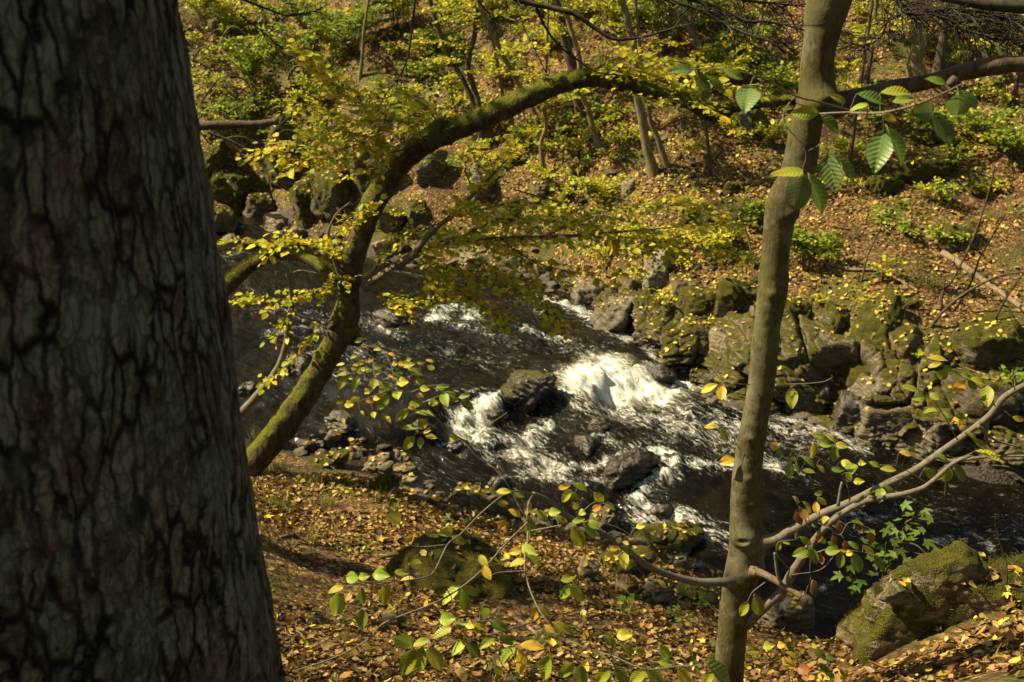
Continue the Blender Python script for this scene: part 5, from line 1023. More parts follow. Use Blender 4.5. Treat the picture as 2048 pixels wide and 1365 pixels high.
# middle spray over the stream
rows = [(693, 751, 676, 780, 16, 'b'), (718, 754, 703, 784, 14, 'b'), (699, 747, 671, 752, 9, 'b'), (737, 738, 713, 743, 10, 'b'), (749, 756, 746, 775, 18, 'b'), (775, 786, 757, 818, 23, 'b'), (793, 783, 796, 797, 20, 'b'), (759, 776, 787, 776, 14, 'b'), (796, 763, 817, 764, 20, 'y'), (746, 735, 768, 733, 10, 'b'), (806, 735, 831, 728, 10, 'b'), (822, 738, 846, 750, 14, 'b'), (831, 764, 852, 763, 12, 'b'), (840, 776, 861, 779, 14, 'b'), (872, 776, 899, 772, 12, 'b'), (884, 785, 893, 808, 20, 'b'), (887, 785, 916, 797, 12, 'b'), (916, 797, 940, 788, 10, 'b'), (922, 801, 949, 820, 16, 'g'), (900, 801, 919, 801, 8, 'b'), (818, 808, 846, 808, 16, 'b'), (857, 805, 879, 805, 16, 'b'), (834, 789, 846, 794, 10, 'o'), (816, 818, 790, 843, 18, 'b'), (828, 825, 872, 833, 9, 'b'), (853, 838, 834, 862, 20, 'b'), (832, 855, 802, 858, 12, 'b'), (828, 873, 806, 900, 20, 'b'), (843, 874, 840, 893, 14, 'b'), (846, 867, 863, 860, 8, 'o'), (850, 873, 876, 876, 10, 'y'), (898, 873, 916, 881, 12, 'y'), (816, 815, 832, 818, 8, 'o'), (746, 823, 748, 834, 12, 'y'), (766, 826, 777, 843, 10, 'o'), (772, 832, 780, 843, 10, 'y'), (690, 808, 705, 809, 16, 'y'), (673, 806, 689, 803, 9, 'y'), (676, 816, 693, 814, 12, 'b'), (711, 797, 720, 803, 12, 'y'), (731, 780, 738, 787, 14, 'y'), (720, 823, 728, 830, 8, 'y'), (684, 836, 688, 846, 8, 'y')]
sm = []
for x, y in [(940, 95), (930, 145), (1010, 140), (1065, 170), (870, 200), (900, 210), (1110, 195), (1010, 235), (920, 270), (815, 265), (1270, 230), (1310, 260), (1220, 250), (1370, 240), (1380, 285), (1140, 265), (1180, 265), (950, 245), (860, 300), (900, 320), (880, 360), (960, 310), (1060, 320), (1150, 330), (1110, 350), (1020, 400), (1160, 390), (1210, 330), (1260, 330), (1090, 440), (950, 440), (900, 500), (880, 550), (960, 520), (1010, 500), (1250, 300), (830, 300)]:
    X, Y_ = 450 + x / 3.413, 650 + y / 3.413; a = rng.uniform(-.5, .5) + (0 if rng.random() < .6 else 3.0); L_ = rng.uniform(11, 18); sm.append((X, Y_, X + L_ * math.cos(a), Y_ + L_ * .5 * math.sin(a) + 2, rng.uniform(5, 12), 'yyob'[rng.integers(4)]))
tws = [([(1054, 1040), (1018, 975), (995, 943), (960, 917), (936, 887), (895, 861), (875, 837), (840, 802), (807, 779), (770, 765)], [3.4, 3.5, 3.5, 3.5], 3), ([(845, 806), (890, 790), (925, 800)], 3.5, 1.4), ([(807, 779), (760, 742), (720, 745), (690, 750)], [3.5, 3.55], 1.5), ([(790, 768), (780, 725), (760, 700), (725, 690)], [3.5, 3.6], 1.3), ([(800, 772), (830, 745), (855, 720)], 3.5, 1.2), ([(790, 775), (740, 795), (690, 812), (675, 812)], [3.5, 3.5], 1.3), ([(872, 836), (838, 822), (816, 818)], 3.5, 1.3), ([(880, 842), (850, 862), (832, 868)], 3.5, 1.2), ([(820, 785), (860, 772), (900, 770)], 3.5, 1.2), ([(955, 905), (920, 878), (898, 872)], 3.5, 1.0), ([(990, 940), (1020, 900), (1060, 850)], 3.5, 1.0), ([(940, 890), (980, 850), (1015, 825)], 3.5, .9), ([(1005, 955), (960, 950), (900, 940), (860, 905)], [3.45, 3.5], 1)]
bigleaves(rows + sm, tws, 'leaves', SLIM)
# leaves at the foot of the slim tree: a little seedling
sd = empty('seedling', at(1580, 1300, 4.5), 'low beech seedling with green and orange leaves at the foot of the slim tree', 'seedling')
bigleaves([(1489, 1302, 1522, 1302, 16, 'b'), (1526, 1292, 1544, 1292, 18, 'b'), (1555, 1290, 1568, 1290, 15, 'o'), (1571, 1290, 1595, 1296, 16, 'g'), (1571, 1305, 1597, 1321, 10, 'y'), (1562, 1320, 1590, 1334, 20, 'o'), (1596, 1337, 1618, 1340, 22, 'w'), (1627, 1302, 1653, 1317, 14, 'g'), (1650, 1314, 1676, 1316, 14, 'd'), (1636, 1328, 1659, 1346, 14, 'd'), (1615, 1360, 1638, 1358, 16, 'o'), (1635, 1350, 1652, 1356, 14, 'o'), (1655, 1345, 1672, 1365, 12, 'g')],
          [([(1580, 1380), (1575, 1335), (1560, 1305), (1525, 1296)], 4.35, 1.6), ([(1580, 1375), (1600, 1335), (1640, 1312), (1670, 1310)], 4.35, 1.5), ([(1590, 1355), (1640, 1345)], 4.35, 1.2)], 'leaves', sd)
# ------------------------------------------------------------------ trees of the far slope (photo polyline, base last)
def far_tree(pts, w, label, mat='bark_pale', leaves=220, crown_n=90, extra=None, lean=(0, 0), y=None, ls=.085, spr=1.0):
    b = ong(*pts[-1]) if y is None else at(pts[-1][0], pts[-1][1], y)
    y0 = b[1]; P = pxl(pts, y0)[::-1]; s = mpp(b)
    P[0, 2] -= .12; r = np.interp(np.linspace(0, 1, len(P)), [0, .1, 1], [w * .75, w * .5, w * .36]) * s
    top = P[-1]; d = unit(P[-1] - P[-2]); d = unit(d + [0, 0, .5])
    P = np.vstack([P, top + d * 1.2, top + d * 2.4 + [0, 0, .5], top + d * 3.2 + [0, 0, 1.4]]); r = np.concatenate([r, [r[-1] * .8, r[-1] * .5, r[-1] * .2]])
    root = empty('tree', P[0], label, 'tree', 'thin trees on the far slope')
    mb = MB(); mb.add(*tube(P, r, 12, 90, rough=.14, seed=int(abs(pts[0][0])), nf=8)); mb.build('trunk', M[mat], root)
    tw, lf = MB(), MB()
    C = catmull(P, 60)
    for k in range(max(2, int(leaves / 45))):
        j = rng.integers(18, 58); a = rng.uniform(0, 6.28); L_ = rng.uniform(.5, 1.2) * spr; dd = np.array([math.cos(a), math.sin(a), .15])
        twigleaves(tw, lf, [C[j], C[j] + dd * L_ * .5 + [0, 0, .06], C[j] + dd * L_], .006, .11, .32, ls, YEL + [(.16, .22, .02)], [3, 3, 2.5, 1.5, .8, 2])
    tw.build('twigs', M['bark_dark'], root); lf.build('leaves', M['leaf'], root)
    if crown_n: crown('crown', tuple(P[-1] + [0, 0, -.4]), (1.5, 1.5, 1.1), crown_n, .10, YEL + [(.16, .22, .02)], [3, 3, 2.5, 1.5, .8, 2], root)
FT = [
 ([(960, -20), (969, 32), (988, 91), (1001, 164), (1011, 211), (1035, 264)], 8, 'thin straight pale stem standing above the left half of the mossy arch', 'bark_pale'),
 ([(955, 0), (970, 35), (997, 91), (1026, 149), (1049, 188), (1070, 229), (1084, 268)], 11, 'long slanting stem crossing close to the thin straight pale stem', 'bark_pale'),
 ([(958, -20), (956, 0), (950, 67), (935, 126), (944, 164), (959, 217), (964, 296)], 12, 'crooked stem passing behind the left half of the mossy arch', 'bark_brown'),
 ([(855, -20), (877, 59), (901, 117), (926, 160), (945, 200), (967, 243), (996, 284)], 12, 'leaning brown tree left of the crooked stem, slanting up to the left', 'bark_brown'),
 ([(1105, -30), (1118, 20), (1134, 97), (1149, 146), (1157, 200), (1170, 242)], 22, 'dark straight trunk rising behind the crest of the mossy arch', 'bark_brown'),
 ([(1118, -20), (1128, 10), (1142, 60), (1157, 110), (1165, 188), (1177, 220), (1188, 264), (1206, 298)], 12, 'pale stem right against the dark straight trunk behind the arch crest', 'bark_pale'),
 ([(1092, 130), (1090, 170), (1088, 211), (1092, 252), (1082, 293), (1091, 354)], 9, 'short pale stem rising from under the mossy arch beside the tilted rock', 'bark_pale'),
 ([(1240, -20), (1255, 40), (1265, 90), (1272, 140), (1275, 190), (1283, 234), (1293, 293), (1312, 348)], 18, 'stoutest sunlit pale trunk below the right half of the mossy arch', 'bark_pale'),
 ([(1275, 60), (1285, 140), (1295, 205), (1301, 243), (1316, 278), (1338, 333)], 11, 'thinner bent stem right beside the stoutest sunlit pale trunk', 'bark_pale'),
 ([(1395, 130), (1405, 185), (1410, 234), (1416, 293), (1424, 362)], 7, 'very thin dark stem left of the slim smooth tree, on the leafy slope', 'bark_brown'),
 ([(1300, -20), (1316, 0), (1357, 35), (1398, 88), (1427, 132)], 11, 'grey tree leaning steeply to the left near the top middle', 'bark_grey'),
 ([(1832, -40), (1836, 0), (1829, 60), (1839, 88), (1829, 126), (1842, 154)], 30, 'thick pale scarred trunk at the upper right', 'bark_pale'),
 ([(1895, -20), (1887, 73), (1876, 142)], 18, 'dark trunk right beside the thick pale scarred trunk', 'bark_brown'),
 ([(1722, 160), (1712, 222), (1703, 293), (1694, 337), (1688, 360)], 11, 'short brown stem just right of the slim smooth tree below the dead bough', 'bark_brown'),
 ([(1752, 20), (1744, 100), (1730, 172)], 9, 'thin stem between the slim smooth tree and the thick pale scarred trunk', 'bark_brown'),
 ([(2050, 60), (2036, 146), (2028, 208)], 10, 'thin stem at the right edge under the dead bough', 'bark_brown'),
 ([(740, -20), (728, 60), (725, 110), (718, 160)], 7, 'thin pale stem in the green thicket at the upper left', 'bark_pale'),
 ([(1530, -20), (1522, 40), (1500, 110), (1490, 150)], 10, 'slender stem close behind the slim smooth tree near the top', 'bark_pale'),
]
for p, w, lb, mt in FT: far_tree(p, w, lb, mt, leaves=270 if w < 20 else 130)

# ------------------------------------------------------------------ shrubs and seedlings
GRN = [(.12, .21, .022), (.20, .30, .03), (.33, .40, .03), (.48, .50, .035), (.62, .55, .04)]
def shrub(px, py, hpx, wpx, label, pw, n=5, ls=.068, name='shrub', cat='shrub', group=None, tpl=LEAF_S, step=.09, pal=GRN, y=None, tl=.28, hang=False):
    b = ong(px, py) if y is None else at(px, py, y); s = mpp(b); h = hpx * s; w = wpx * s
    root = empty(name, b, label, cat, group); tw, lf = MB(), MB()
    for k in range(n):
        a = rng.uniform(0, 6.28); q = rng.uniform(.25, .5) * w; d = np.array([math.cos(a), math.sin(a) * .8, 0])
        hh = h * rng.uniform(.55, 1.0)
        P = [b + d * .03 - [0, 0, .05], b + d * q * .25 + [0, 0, hh * .6], b + d * q * .7 + [0, 0, hh * .95], b + d * q + [0, 0, hh]]
        twigleaves(tw, lf, P, .006 if h > .5 else .004, step, min(tl, max(.12, w * .35)), ls, pal, pw, bare0=.3, jit=1, tpl=tpl)
    tw.build('stems', M['bark_brown'], root); lf.build('leaves', M['leaf'], root); return root
G_ = [3, 4, 3, 1, .5]; YG = [.6, 1.5, 3, 3, 2.5]; DG = [4, 3, 1, .3, .1]; YY = [.2, .5, 1.5, 3, 4]
SH = [
 (505, 205, 110, 130, 'bright green leafy shrub left of centre in the upper left thicket', G_, 12),
 (590, 190, 120, 120, 'fresh green shrub right of the bright green leafy shrub', G_, 10),
 (700, 115, 100, 190, 'blue green broad shrub at the top above the mossy arch start', DG, 14),
 (620, 95, 90, 120, 'green shrub at the top edge in the upper left', G_, 10),
 (410, 60, 80, 100, 'yellow green shrub in the top left corner beside the furrowed trunk', YG, 9),
 (470, 90, 80, 100, 'loose yellow leaved shrub near the top left corner', YY, 6),
 (790, 60, 100, 130, 'yellowing shrub at the top between thicket and leaning brown tree', YG, 10),
 (960, 60, 70, 100, 'golden shrub at the top above the long slanting stem', YY, 10),
 (880, 130, 60, 90, 'low green shrub beside the leaning brown tree', G_, 7),
 (840, 170, 45, 80, 'small green bush by the black stump hollow stone', DG, 6),
 (640, 235, 70, 110, 'yellow green bush in the middle of the left slope', YG, 9),
 (480, 255, 50, 80, 'grey green bush above the broken dead branch', DG, 6),
 (1240, 80, 90, 130, 'bright yellow green shrub behind the dark straight trunk', YG, 12),
 (1330, 110, 100, 140, 'large bright green shrub at the top middle', G_, 14),
 (1400, 60, 80, 130, 'green shrub at the top edge right of the large bright green shrub', G_, 10),
 (1430, 190, 80, 120, 'yellow green shrub above the right end of the mossy arch', YG, 12),
 (1490, 130, 70, 90, 'green shrub behind the grey fallen log', G_, 8),
 (1550, 215, 70, 80, 'green bush left of the slim smooth tree under its dead bough', G_, 8),
 (1540, 300, 45, 60, 'small leafy bush at the lichen grey rock', YG, 5),
 (1200, 415, 52, 95, 'dense yellow green bush low on the slope below the two pale stems', YG, 10),
 (1300, 495, 40, 90, 'yellow bush over the stony ledge top', YY, 8),
 (1420, 500, 40, 110, 'yellow green bush above the dark moss backed block', YY, 9),
 (1500, 470, 60, 60, 'dark green ferny bush beside the white dead stick', DG, 7),
 (1610, 545, 75, 85, 'fresh green bush just right of the slim smooth tree', G_, 10),
 (1900, 490, 30, 80, 'low green plants at the foot of the broad mossy boulder', G_, 6),
 (1870, 300, 70, 100, 'green bush right of the large near leaves', G_, 7),
 (1960, 290, 60, 110, 'spreading green bush under the dead bough at the right', G_, 8),
 (2020, 330, 70, 80, 'green bush at the right edge', G_, 7),
 (1700, 330, 45, 60, 'yellow bush between two near leaves', YG, 5),
 (1880, 415, 40, 50, 'small bright bush below the boulder with a black gap', G_, 4),
 (1740, 240, 60, 80, 'leafy bush below the dead bough beside the slim smooth tree', G_, 7),
 (1960, 90, 70, 120, 'dim green bush at the top right behind bare twigs', DG, 8),
 (1780, 80, 70, 90, 'yellow green bush left of the thick pale scarred trunk', YG, 7),
 (1100, 110, 50, 80, 'golden bush left of the dark straight trunk', YY, 6),
 (1060, 300, 40, 70, 'yellow bush below the mossy arch among thin stems', YY, 5),
 (1680, 710, 28, 40, 'tiny fern plant on the ledge above the black hollow', G_, 3),
 (1815, 740, 40, 40, 'small bright green plant on the dark mossy block', G_, 3),
 (2000, 790, 40, 60, 'green plant on the shaded ledge at the right edge', DG, 4),
]
for px, py, h, w, lb, pw, n in SH: shrub(px, py, h * 1.15, w * 1.25, lb, pw, int(n * 1.8))
for k in range(230):
    for _ in range(50):
        px, py = (rng.uniform(380, 1250) if rng.random() < .68 else rng.uniform(1250, 2040)), (rng.uniform(5, 330) if rng.random() < .55 else rng.uniform(5, 640))
        g = ong(px, py)
        if g[1] > 13 and g[2] > zw(g[0], g[1]) + .35: break
    dense = (1100 < px < 1520 and py > 360) or rng.random() < .25
    shrub(px, py, rng.uniform(22, 60), rng.uniform(46, 95), 'young seedling among fallen leaves on the far slope', YY if dense else (YG if rng.random() < .7 else G_), 4, ls=.062, name='seedling', cat='seedling', group='seedlings on the far slope', step=.10, tl=.24)
# sapling with a green tuft on the right slope
def stemplant(pts, ys, wpx, label, mat='bark_brown', name='sapling', cat='sapling', leaf=None, y=None, tip=None, group=None, subs=0):
    y0 = (ong(*pts[-1])[1] if y is None else y); P = pxl(pts, y0)[::-1]; s = mpp(P[0]); P[0, 2] -= .05
    root = empty(name, P[0], label, cat, group); mb = MB(); mb.add(*tube(P, np.linspace(wpx * .6, wpx * .3, len(P)) * s, 7, 50, rough=.12, nf=14))
    C = catmull(P, 40)
    for k in range(subs):
        j = rng.integers(8, 38); d = unit(unit(C[j] - C[j - 1]) + rng.normal(0, .7, 3)); L_ = rng.uniform(15, 45) * s
        mb.add(*tube([C[j], C[j] + d * L_ * .5 + rng.normal(0, .02, 3), C[j] + d * L_], np.array([.28, .2, .1]) * wpx * s, 4, 8))
    mb.build('stem', M[mat], root)
    if leaf:
        tw, lf = MB(), MB()
        for c in leaf:
            q = at(c[0], c[1], y0 - .1); a = C[((C - q) ** 2).sum(1).argmin()]
            twigleaves(tw, lf, [a, (a + q) / 2 + [0, 0, .03], q], .004, .07, .16, .075, GRN, G_, jit=1, bare0=.5)
        tw.build('twigs', M['bark_brown'], root); lf.build('leaves', M['leaf'], root)
stemplant([(1776, 422), (1762, 455), (1745, 490), (1733, 520), (1722, 565)], None, 3.5, 'thin sapling with a fresh green tuft at its tip on the right slope', leaf=[(1795, 405), (1768, 418), (1810, 418), (1780, 432), (1760, 440)])
stemplant([(1990, 330), (1976, 390), (1946, 478), (1905, 560), (1886, 585), (1883, 622)], None, 5, 'tall bare sapling on the right slope, leaning to the right', subs=8)
stemplant([(2010, 430), (1975, 490), (1958, 520), (1940, 570), (1905, 625)], None, 4, 'second thin bare sapling right of the tall bare sapling', subs=6)
stemplant([(2080, 545), (2020, 548), (1975, 562), (1920, 594), (1880, 630), (1858, 655)], None, 6, 'bare pale stem arching to the right edge above the ledge', subs=6)
stemplant([(2060, 535), (2030, 570), (2005, 610), (1990, 640), (1972, 668)], None, 4.5, 'bare dark stem crossing the arching pale stem at the right edge', mat='bark_dark', subs=6)
stemplant([(2025, 740), (2030, 770), (2018, 800), (2020, 830), (2010, 888)], None, 4.5, 'yellowish bare stem hanging over the shaded ledge at the right edge', mat='bark_pale', subs=5)
stemplant([(1990, 1048), (1996, 1075), (2006, 1105), (2013, 1130), (2017, 1155)], None, 2.6, 'bare reddish twig standing behind the large mossy rock', y=4.55)
# brambles hanging in the upper left
for k in range(34):
    px, py = rng.uniform(375, 680), rng.uniform(90, 330); L_ = rng.uniform(50, 130); d = rng.choice([-1, 1])
    pts = [(px, py), (px + d * L_ * .3, py - L_ * rng.uniform(.2, .5)), (px + d * L_ * .7, py - L_ * rng.uniform(.1, .4)), (px + d * L_, py + L_ * rng.uniform(-.1, .35))]
    g = ong(px, py); P = pxl(pts, g[1] - rng.uniform(.05, .5)); P[0] = g - [0, 0, .04]
    o = MB(); o.add(*tube(P, np.array([2.0, 1.7, 1.4, .8]) * mpp(g), 5, 24, rough=.1, nf=14)); ob = o.build('bramble', M['bark_pale' if k % 2 else 'bark_brown'])
    tag(ob, 'bare arching bramble stem in the upper left thicket', 'bramble', 'brambles in the upper left thicket')
# dead wood
def log(pts, w, label, mat='dead', y=None, name='fallen_branch', cat='branch', lift=.0, ends=(.5, .35), rough=.16, group=None):
    P = np.array([ong(*p) for p in pts]) if y is None else pxl(pts, y); P[:, 2] += lift; s = mpp(P[0])
    mb = MB(); mb.add(*tube(P, np.linspace(w * ends[0], w * ends[1], len(P)) * s, 12, 60, rough=rough, nf=10, seed=int(pts[0][0]))); return tag(mb.build(name, M[mat]), label, cat, group)
log([(330, 256), (390, 253), (450, 250), (510, 249), (556, 243)], 17, 'dark broken dead branch sticking out right of the furrowed trunk', 'bark_brown', y=22.6, ends=(.6, .4))
log([(415, 265), (460, 282), (495, 300), (522, 314)], 6, 'thin dead stick just below the dark broken dead branch', 'bark_brown', y=23)
log([(552, 268), (568, 300), (580, 335), (592, 365)], 5, 'thin upright dead stick beside the dark mossy crag', 'bark_brown', y=22.7)
log([(1438, 127), (1465, 108), (1490, 92), (1532, 56)], 18, 'grey fallen log leaning uphill left of the slim smooth tree', 'bark_grey', lift=.15)
log([(1490, 95), (1520, 75), (1550, 62)], 9, 'thin grey log lying beside the thicker grey fallen log', 'bark_grey', lift=.25)
log([(1905, 92), (1922, 102), (1928, 118), (1926, 132)], 11, 'curved broken stump behind the dead bough at the right', 'bark_pale', lift=.05)
log([(1478, 428), (1488, 455), (1498, 480), (1506, 528)], 6, 'white dead stick standing left of the slim smooth tree', 'dead', y=15.6)
log([(1098, 438), (1122, 412), (1138, 385), (1142, 350)], 24, 'moss covered root curving down the slope in the middle', 'bark_moss', lift=.08)
log([(925, 312), (960, 296), (995, 282), (1018, 266)], 9, 'dark fallen stick under the mossy arch', 'bark_brown', lift=.05)
log([(1008, 305), (1030, 318), (1052, 330)], 14, 'dark stub of wood lying under the thin slanting stems', 'bark_moss', lift=.08)
log([(1885, 512), (1935, 545), (1975, 575), (2070, 640)], 14, 'half buried pale log slanting down at the right edge', 'dead', lift=.05)
log([(1640, 530), (1700, 545), (1760, 550), (1835, 588)], 7, 'grey stick lying along the ledge top right of the slim tree', 'dead', lift=.05)
log([(1420, 470), (1440, 440), (1490, 405)], 6, 'brown stick lying on the open leafy slope', 'bark_brown', lift=.04)
log([(880, 540), (930, 520), (990, 498)], 7, 'pale driftwood stick on the far shore', 'dead', lift=.05)
log([(1560, 1230), (1562, 1255), (1566, 1275)], 2.5, 'short twig leaning on the big grey block', 'bark_brown', y=7.4)
for pts, w, lb in [([(600, 1120), (640, 1112), (690, 1135), (730, 1120)], 6, 'brown stick on the leafy near bank below the shore stones'), ([(760, 1120), (800, 1115), (860, 1125)], 6, 'short stick above the wide olive moss boulder'), ([(640, 1270), (690, 1310), (740, 1355)], 5, 'grey stick slanting in the leaves at the bottom left'), ([(1030, 1240), (1060, 1262), (1075, 1275)], 8, 'pale broken stick among brown leaves at the bottom middle'), ([(1560, 1330), (1600, 1345), (1640, 1362)], 5, 'thin stick in leaves right of the slim tree base'), ([(1700, 1310), (1760, 1300), (1830, 1315)], 5, 'brown stick in leaves below the large mossy rock'), ([(1930, 1310), (1990, 1285), (2040, 1270)], 7, 'mossy stick in the bottom right corner'), ([(1180, 1240), (1240, 1225), (1300, 1245)], 5, 'dark stick in brown leaves left of the slim tree base'), ([(560, 1080), (590, 1075), (620, 1090)], 6, 'pale stick beside the furrowed trunk on the near bank')]:
    log(pts, w, lb, 'dead' if 'pale' in lb or 'grey' in lb else 'bark_brown', lift=.02)
# bare dark boughs hanging in from above
def bough(pts, ys, w, label, twl, n, mat='bark_dark'):
    P = pxl(pts, ys); s = mpp(P[0]); k0 = max(60, len(P) * 14)
    root = empty('overhanging_branch', P[0], label, 'branch'); mb = MB(); mb.add(*tube(P, np.linspace(w * .5, w * .14, len(P)) * s, 8, k0, rough=.15, nf=14)); mb.build('stem', M[mat], root)
    C = catmull(P, k0); T = unit(np.gradient(C, axis=0)); tw = MB()
    for k in range(n):
        j = rng.integers(2, k0 - 1); d = unit(T[j] * rng.uniform(.3, 1) + rng.normal(0, .55, 3)); L_ = twl * s * rng.uniform(.3, 1)
        Q = np.array([C[j], C[j] + d * L_ * .5 + rng.normal(0, .02, 3) * L_ * 3, C[j] + d * L_ + [0, 0, -.15 * L_]])
        tw.add(*tube(Q, np.array([1.3, .9, .5]) * s, 4, 8))
        for q in range(rng.integers(1, 4)):
            e = unit(d + rng.normal(0, .7, 3)); a = Q[1] * rng.uniform(.2, .8) + Q[2] * 0; a = Q[0] + (Q[2] - Q[0]) * rng.uniform(.3, .9)
            tw.add(*tube([a, a + e * L_ * rng.uniform(.2, .5)], [.7 * s, .4 * s], 4, 5))
    tw.build('twigs', M[mat], root)
bough([(1000, -25), (1038, 0), (1111, 18), (1155, 32), (1193, 59), (1228, 78), (1281, 75), (1340, 59), (1357, 53)], [7.2, 7], 13, 'dark bare bough dipping in from the top middle', 60, 26)
bough([(1060, -10), (1073, 15), (1088, 50), (1117, 91), (1155, 120), (1193, 144), (1252, 152)], [7.2, 7.1], 7, 'dark drooping twig hanging from the bough at the top middle', 40, 12)
bough([(1300, -20), (1334, 0), (1398, 20), (1457, 53), (1521, 78), (1589, 88)], [6.8, 6.6], 9, 'lower dark bare bough ending at the slim tree from the left', 80, 60)
bough([(1350, -15), (1383, 0), (1436, 15), (1489, 42), (1536, 44), (1595, 57), (1640, 70)], [6.9, 6.8], 10, 'upper dark bare bough reaching the slim tree from the left', 80, 70)
bough([(1440, -15), (1500, 2), (1560, 8), (1610, 14)], [6.5, 6.5], 8, 'short dark bough along the top edge left of the slim tree', 70, 50)
bough([(1775, -30), (1794, 0), (1814, 26), (1858, 25), (1917, 18), (1975, 29), (2070, 48)], [6.4, 6.2], 12, 'dark twiggy bough right of the slim tree along the top edge', 110, 120)
bough([(1800, 30), (1775, 45), (1760, 75), (1730, 90), (1690, 88)], [6.4, 6.3], 6, 'dark twig drooping left toward the slim tree', 80, 50)
bough([(1860, 25), (1900, 45), (1960, 70), (2050, 95)], [6.3, 6.2], 6, 'dark twiggy spray hanging down at the top right corner', 110, 90)
bough([(2070, 14), (1980, 10), (1920, 2), (1850, -8)], [5.5, 5.6], 30, 'thick dark bough across the top right corner', 60, 16)
bough([(2060, 70), (1990, 45), (1900, 30), (1840, 20)], [6.5, 6.6], 7, 'fine dark spray below the thick dark bough', 110, 90)
bough([(832, -15), (830, 0), (819, 97), (807, 138), (790, 165), (768, 192)], [8.6, 8.5], 6, 'long dark twig hanging straight down left of the leaning brown tree', 40, 14)
bough([(470, -10), (500, 5), (540, 20), (580, 32), (640, 20)], [9, 9.2], 7, 'dark bough dipping in at the top left', 50, 20)
bough([(480, 30), (520, 60), (560, 95), (592, 125)], [10, 10.2], 4, 'thin dark twig slanting down in the upper left thicket', 40, 12)
bough([(955, 0), (985, 40), (1000, 90)], [9, 9], 4, 'small dark twig hanging above the long slanting stem', 40, 8)
# maple seedling by the large rock
def maple():
    b = at(1728, 1258, 5.05); root = empty('maple_sapling', b, 'bright green young maple with star shaped leaves left of the large mossy rock', 'sapling'); tw = MB()
    stems = [[(1728, 1258), (1745, 1215), (1770, 1150), (1795, 1085), (1812, 1045)], [(1735, 1240), (1762, 1170), (1770, 1120), (1772, 1085)], [(1750, 1200), (1765, 1160), (1795, 1135), (1840, 1142)], [(1745, 1215), (1725, 1195), (1700, 1150)], [(1795, 1085), (1830, 1090), (1855, 1110)], [(1812, 1045), (1840, 1030), (1850, 1025)]]
    for st in stems: tw.add(*tube(pxl(st, [5.05, 4.95]), np.linspace(2.2, 1.2, len(st)) * mpp(b), 6, 30))
    tw.build('stems', M['bark_brown'], root)
    L_ = [(1745, 1065), (1772, 1062), (1790, 1062), (1760, 1095), (1728, 1082), (1742, 1086), (1795, 1040), (1808, 1008), (1848, 1022), (1862, 1038), (1820, 1030), (1815, 1055), (1835, 1065), (1820, 1080), (1850, 1085), (1868, 1100), (1838, 1108), (1857, 1112), (1815, 1120), (1840, 1140), (1765, 1108), (1775, 1125), (1740, 1118), (1752, 1128), (1700, 1135), (1680, 1150), (1697, 1158), (1722, 1162), (1748, 1150), (1770, 1168), (1755, 1180), (1738, 1200), (1745, 1215), (1732, 1232), (1730, 1190), (1800, 1100), (1785, 1085), (1830, 1048), (1790, 1110), (1710, 1120), (1718, 1045), (1805, 1070), (1844, 1060), (1780, 1050), (1768, 1140), (1712, 1175)]
    P = np.array([at(x, y, 4.95 + rng.normal(0, .09)) for x, y in L_]); n = len(P); a = rng.uniform(0, 6.28, n)
    X = np.stack([np.cos(a), np.sin(a) * .8, rng.normal(-.25, .2, n)], 1); Z = unit(CAM - P) * .55 + np.array([0, 0, .8]) + rng.normal(0, .22, (n, 3))
    V, Fc, C = scatter(LEAF_M, P - unit(X) * .03, X, Z, rng.uniform(.07, .105, n), pick([(.085, .16, .015), (.12, .21, .02), (.06, .12, .02)], [2, 2, 1], n, .12)); lf = MB(); lf.add(V, T=Fc, C=C); lf.build('leaves', M['leaf'], root)
maple()
for px, py, w, lb in [(1068, 1075, 30, 'little green herb under the crossing twigs on the near bank'), (1395, 1220, 40, 'small green maple seedling on the mossy ledge stone'), (1350, 1245, 46, 'green seedling in brown leaves left of the slim tree base'), (1255, 1218, 32, 'pale green herb below the mossy boulder on the near bank'), (900, 1050, 26, 'green herb at the end of the cobbles')]:
    b = ong(px, py); n = 9; s = mpp(b); P = b + np.stack([rng.normal(0, w * .3 * s, n), rng.normal(0, w * .3 * s, n), rng.uniform(.03, .1, n)], 1); a = rng.uniform(0, 6.3, n)
    r_ = empty('seedling', b, lb, 'seedling'); mb = MB(); V, Fc, C = scatter(LEAF_M, P, np.stack([np.cos(a), np.sin(a), 0 * a], 1), np.array([0, -.35, 1.]) + rng.normal(0, .2, (n, 3)), rng.uniform(.05, .085, n), pick([(.08, .15, .02), (.11, .19, .03)], [1, 1], n)); mb.add(V, T=Fc, C=C); mb.build('leaves', M['leaf'], r_)
    mb = MB()
    for q in P: mb.add(*tube([b - [0, 0, .02], (b + q) / 2 + [0, 0, .01], q], [.0015, .0012, .001], 4, 6))
    mb.build('stems', M['bark_brown'], r_)
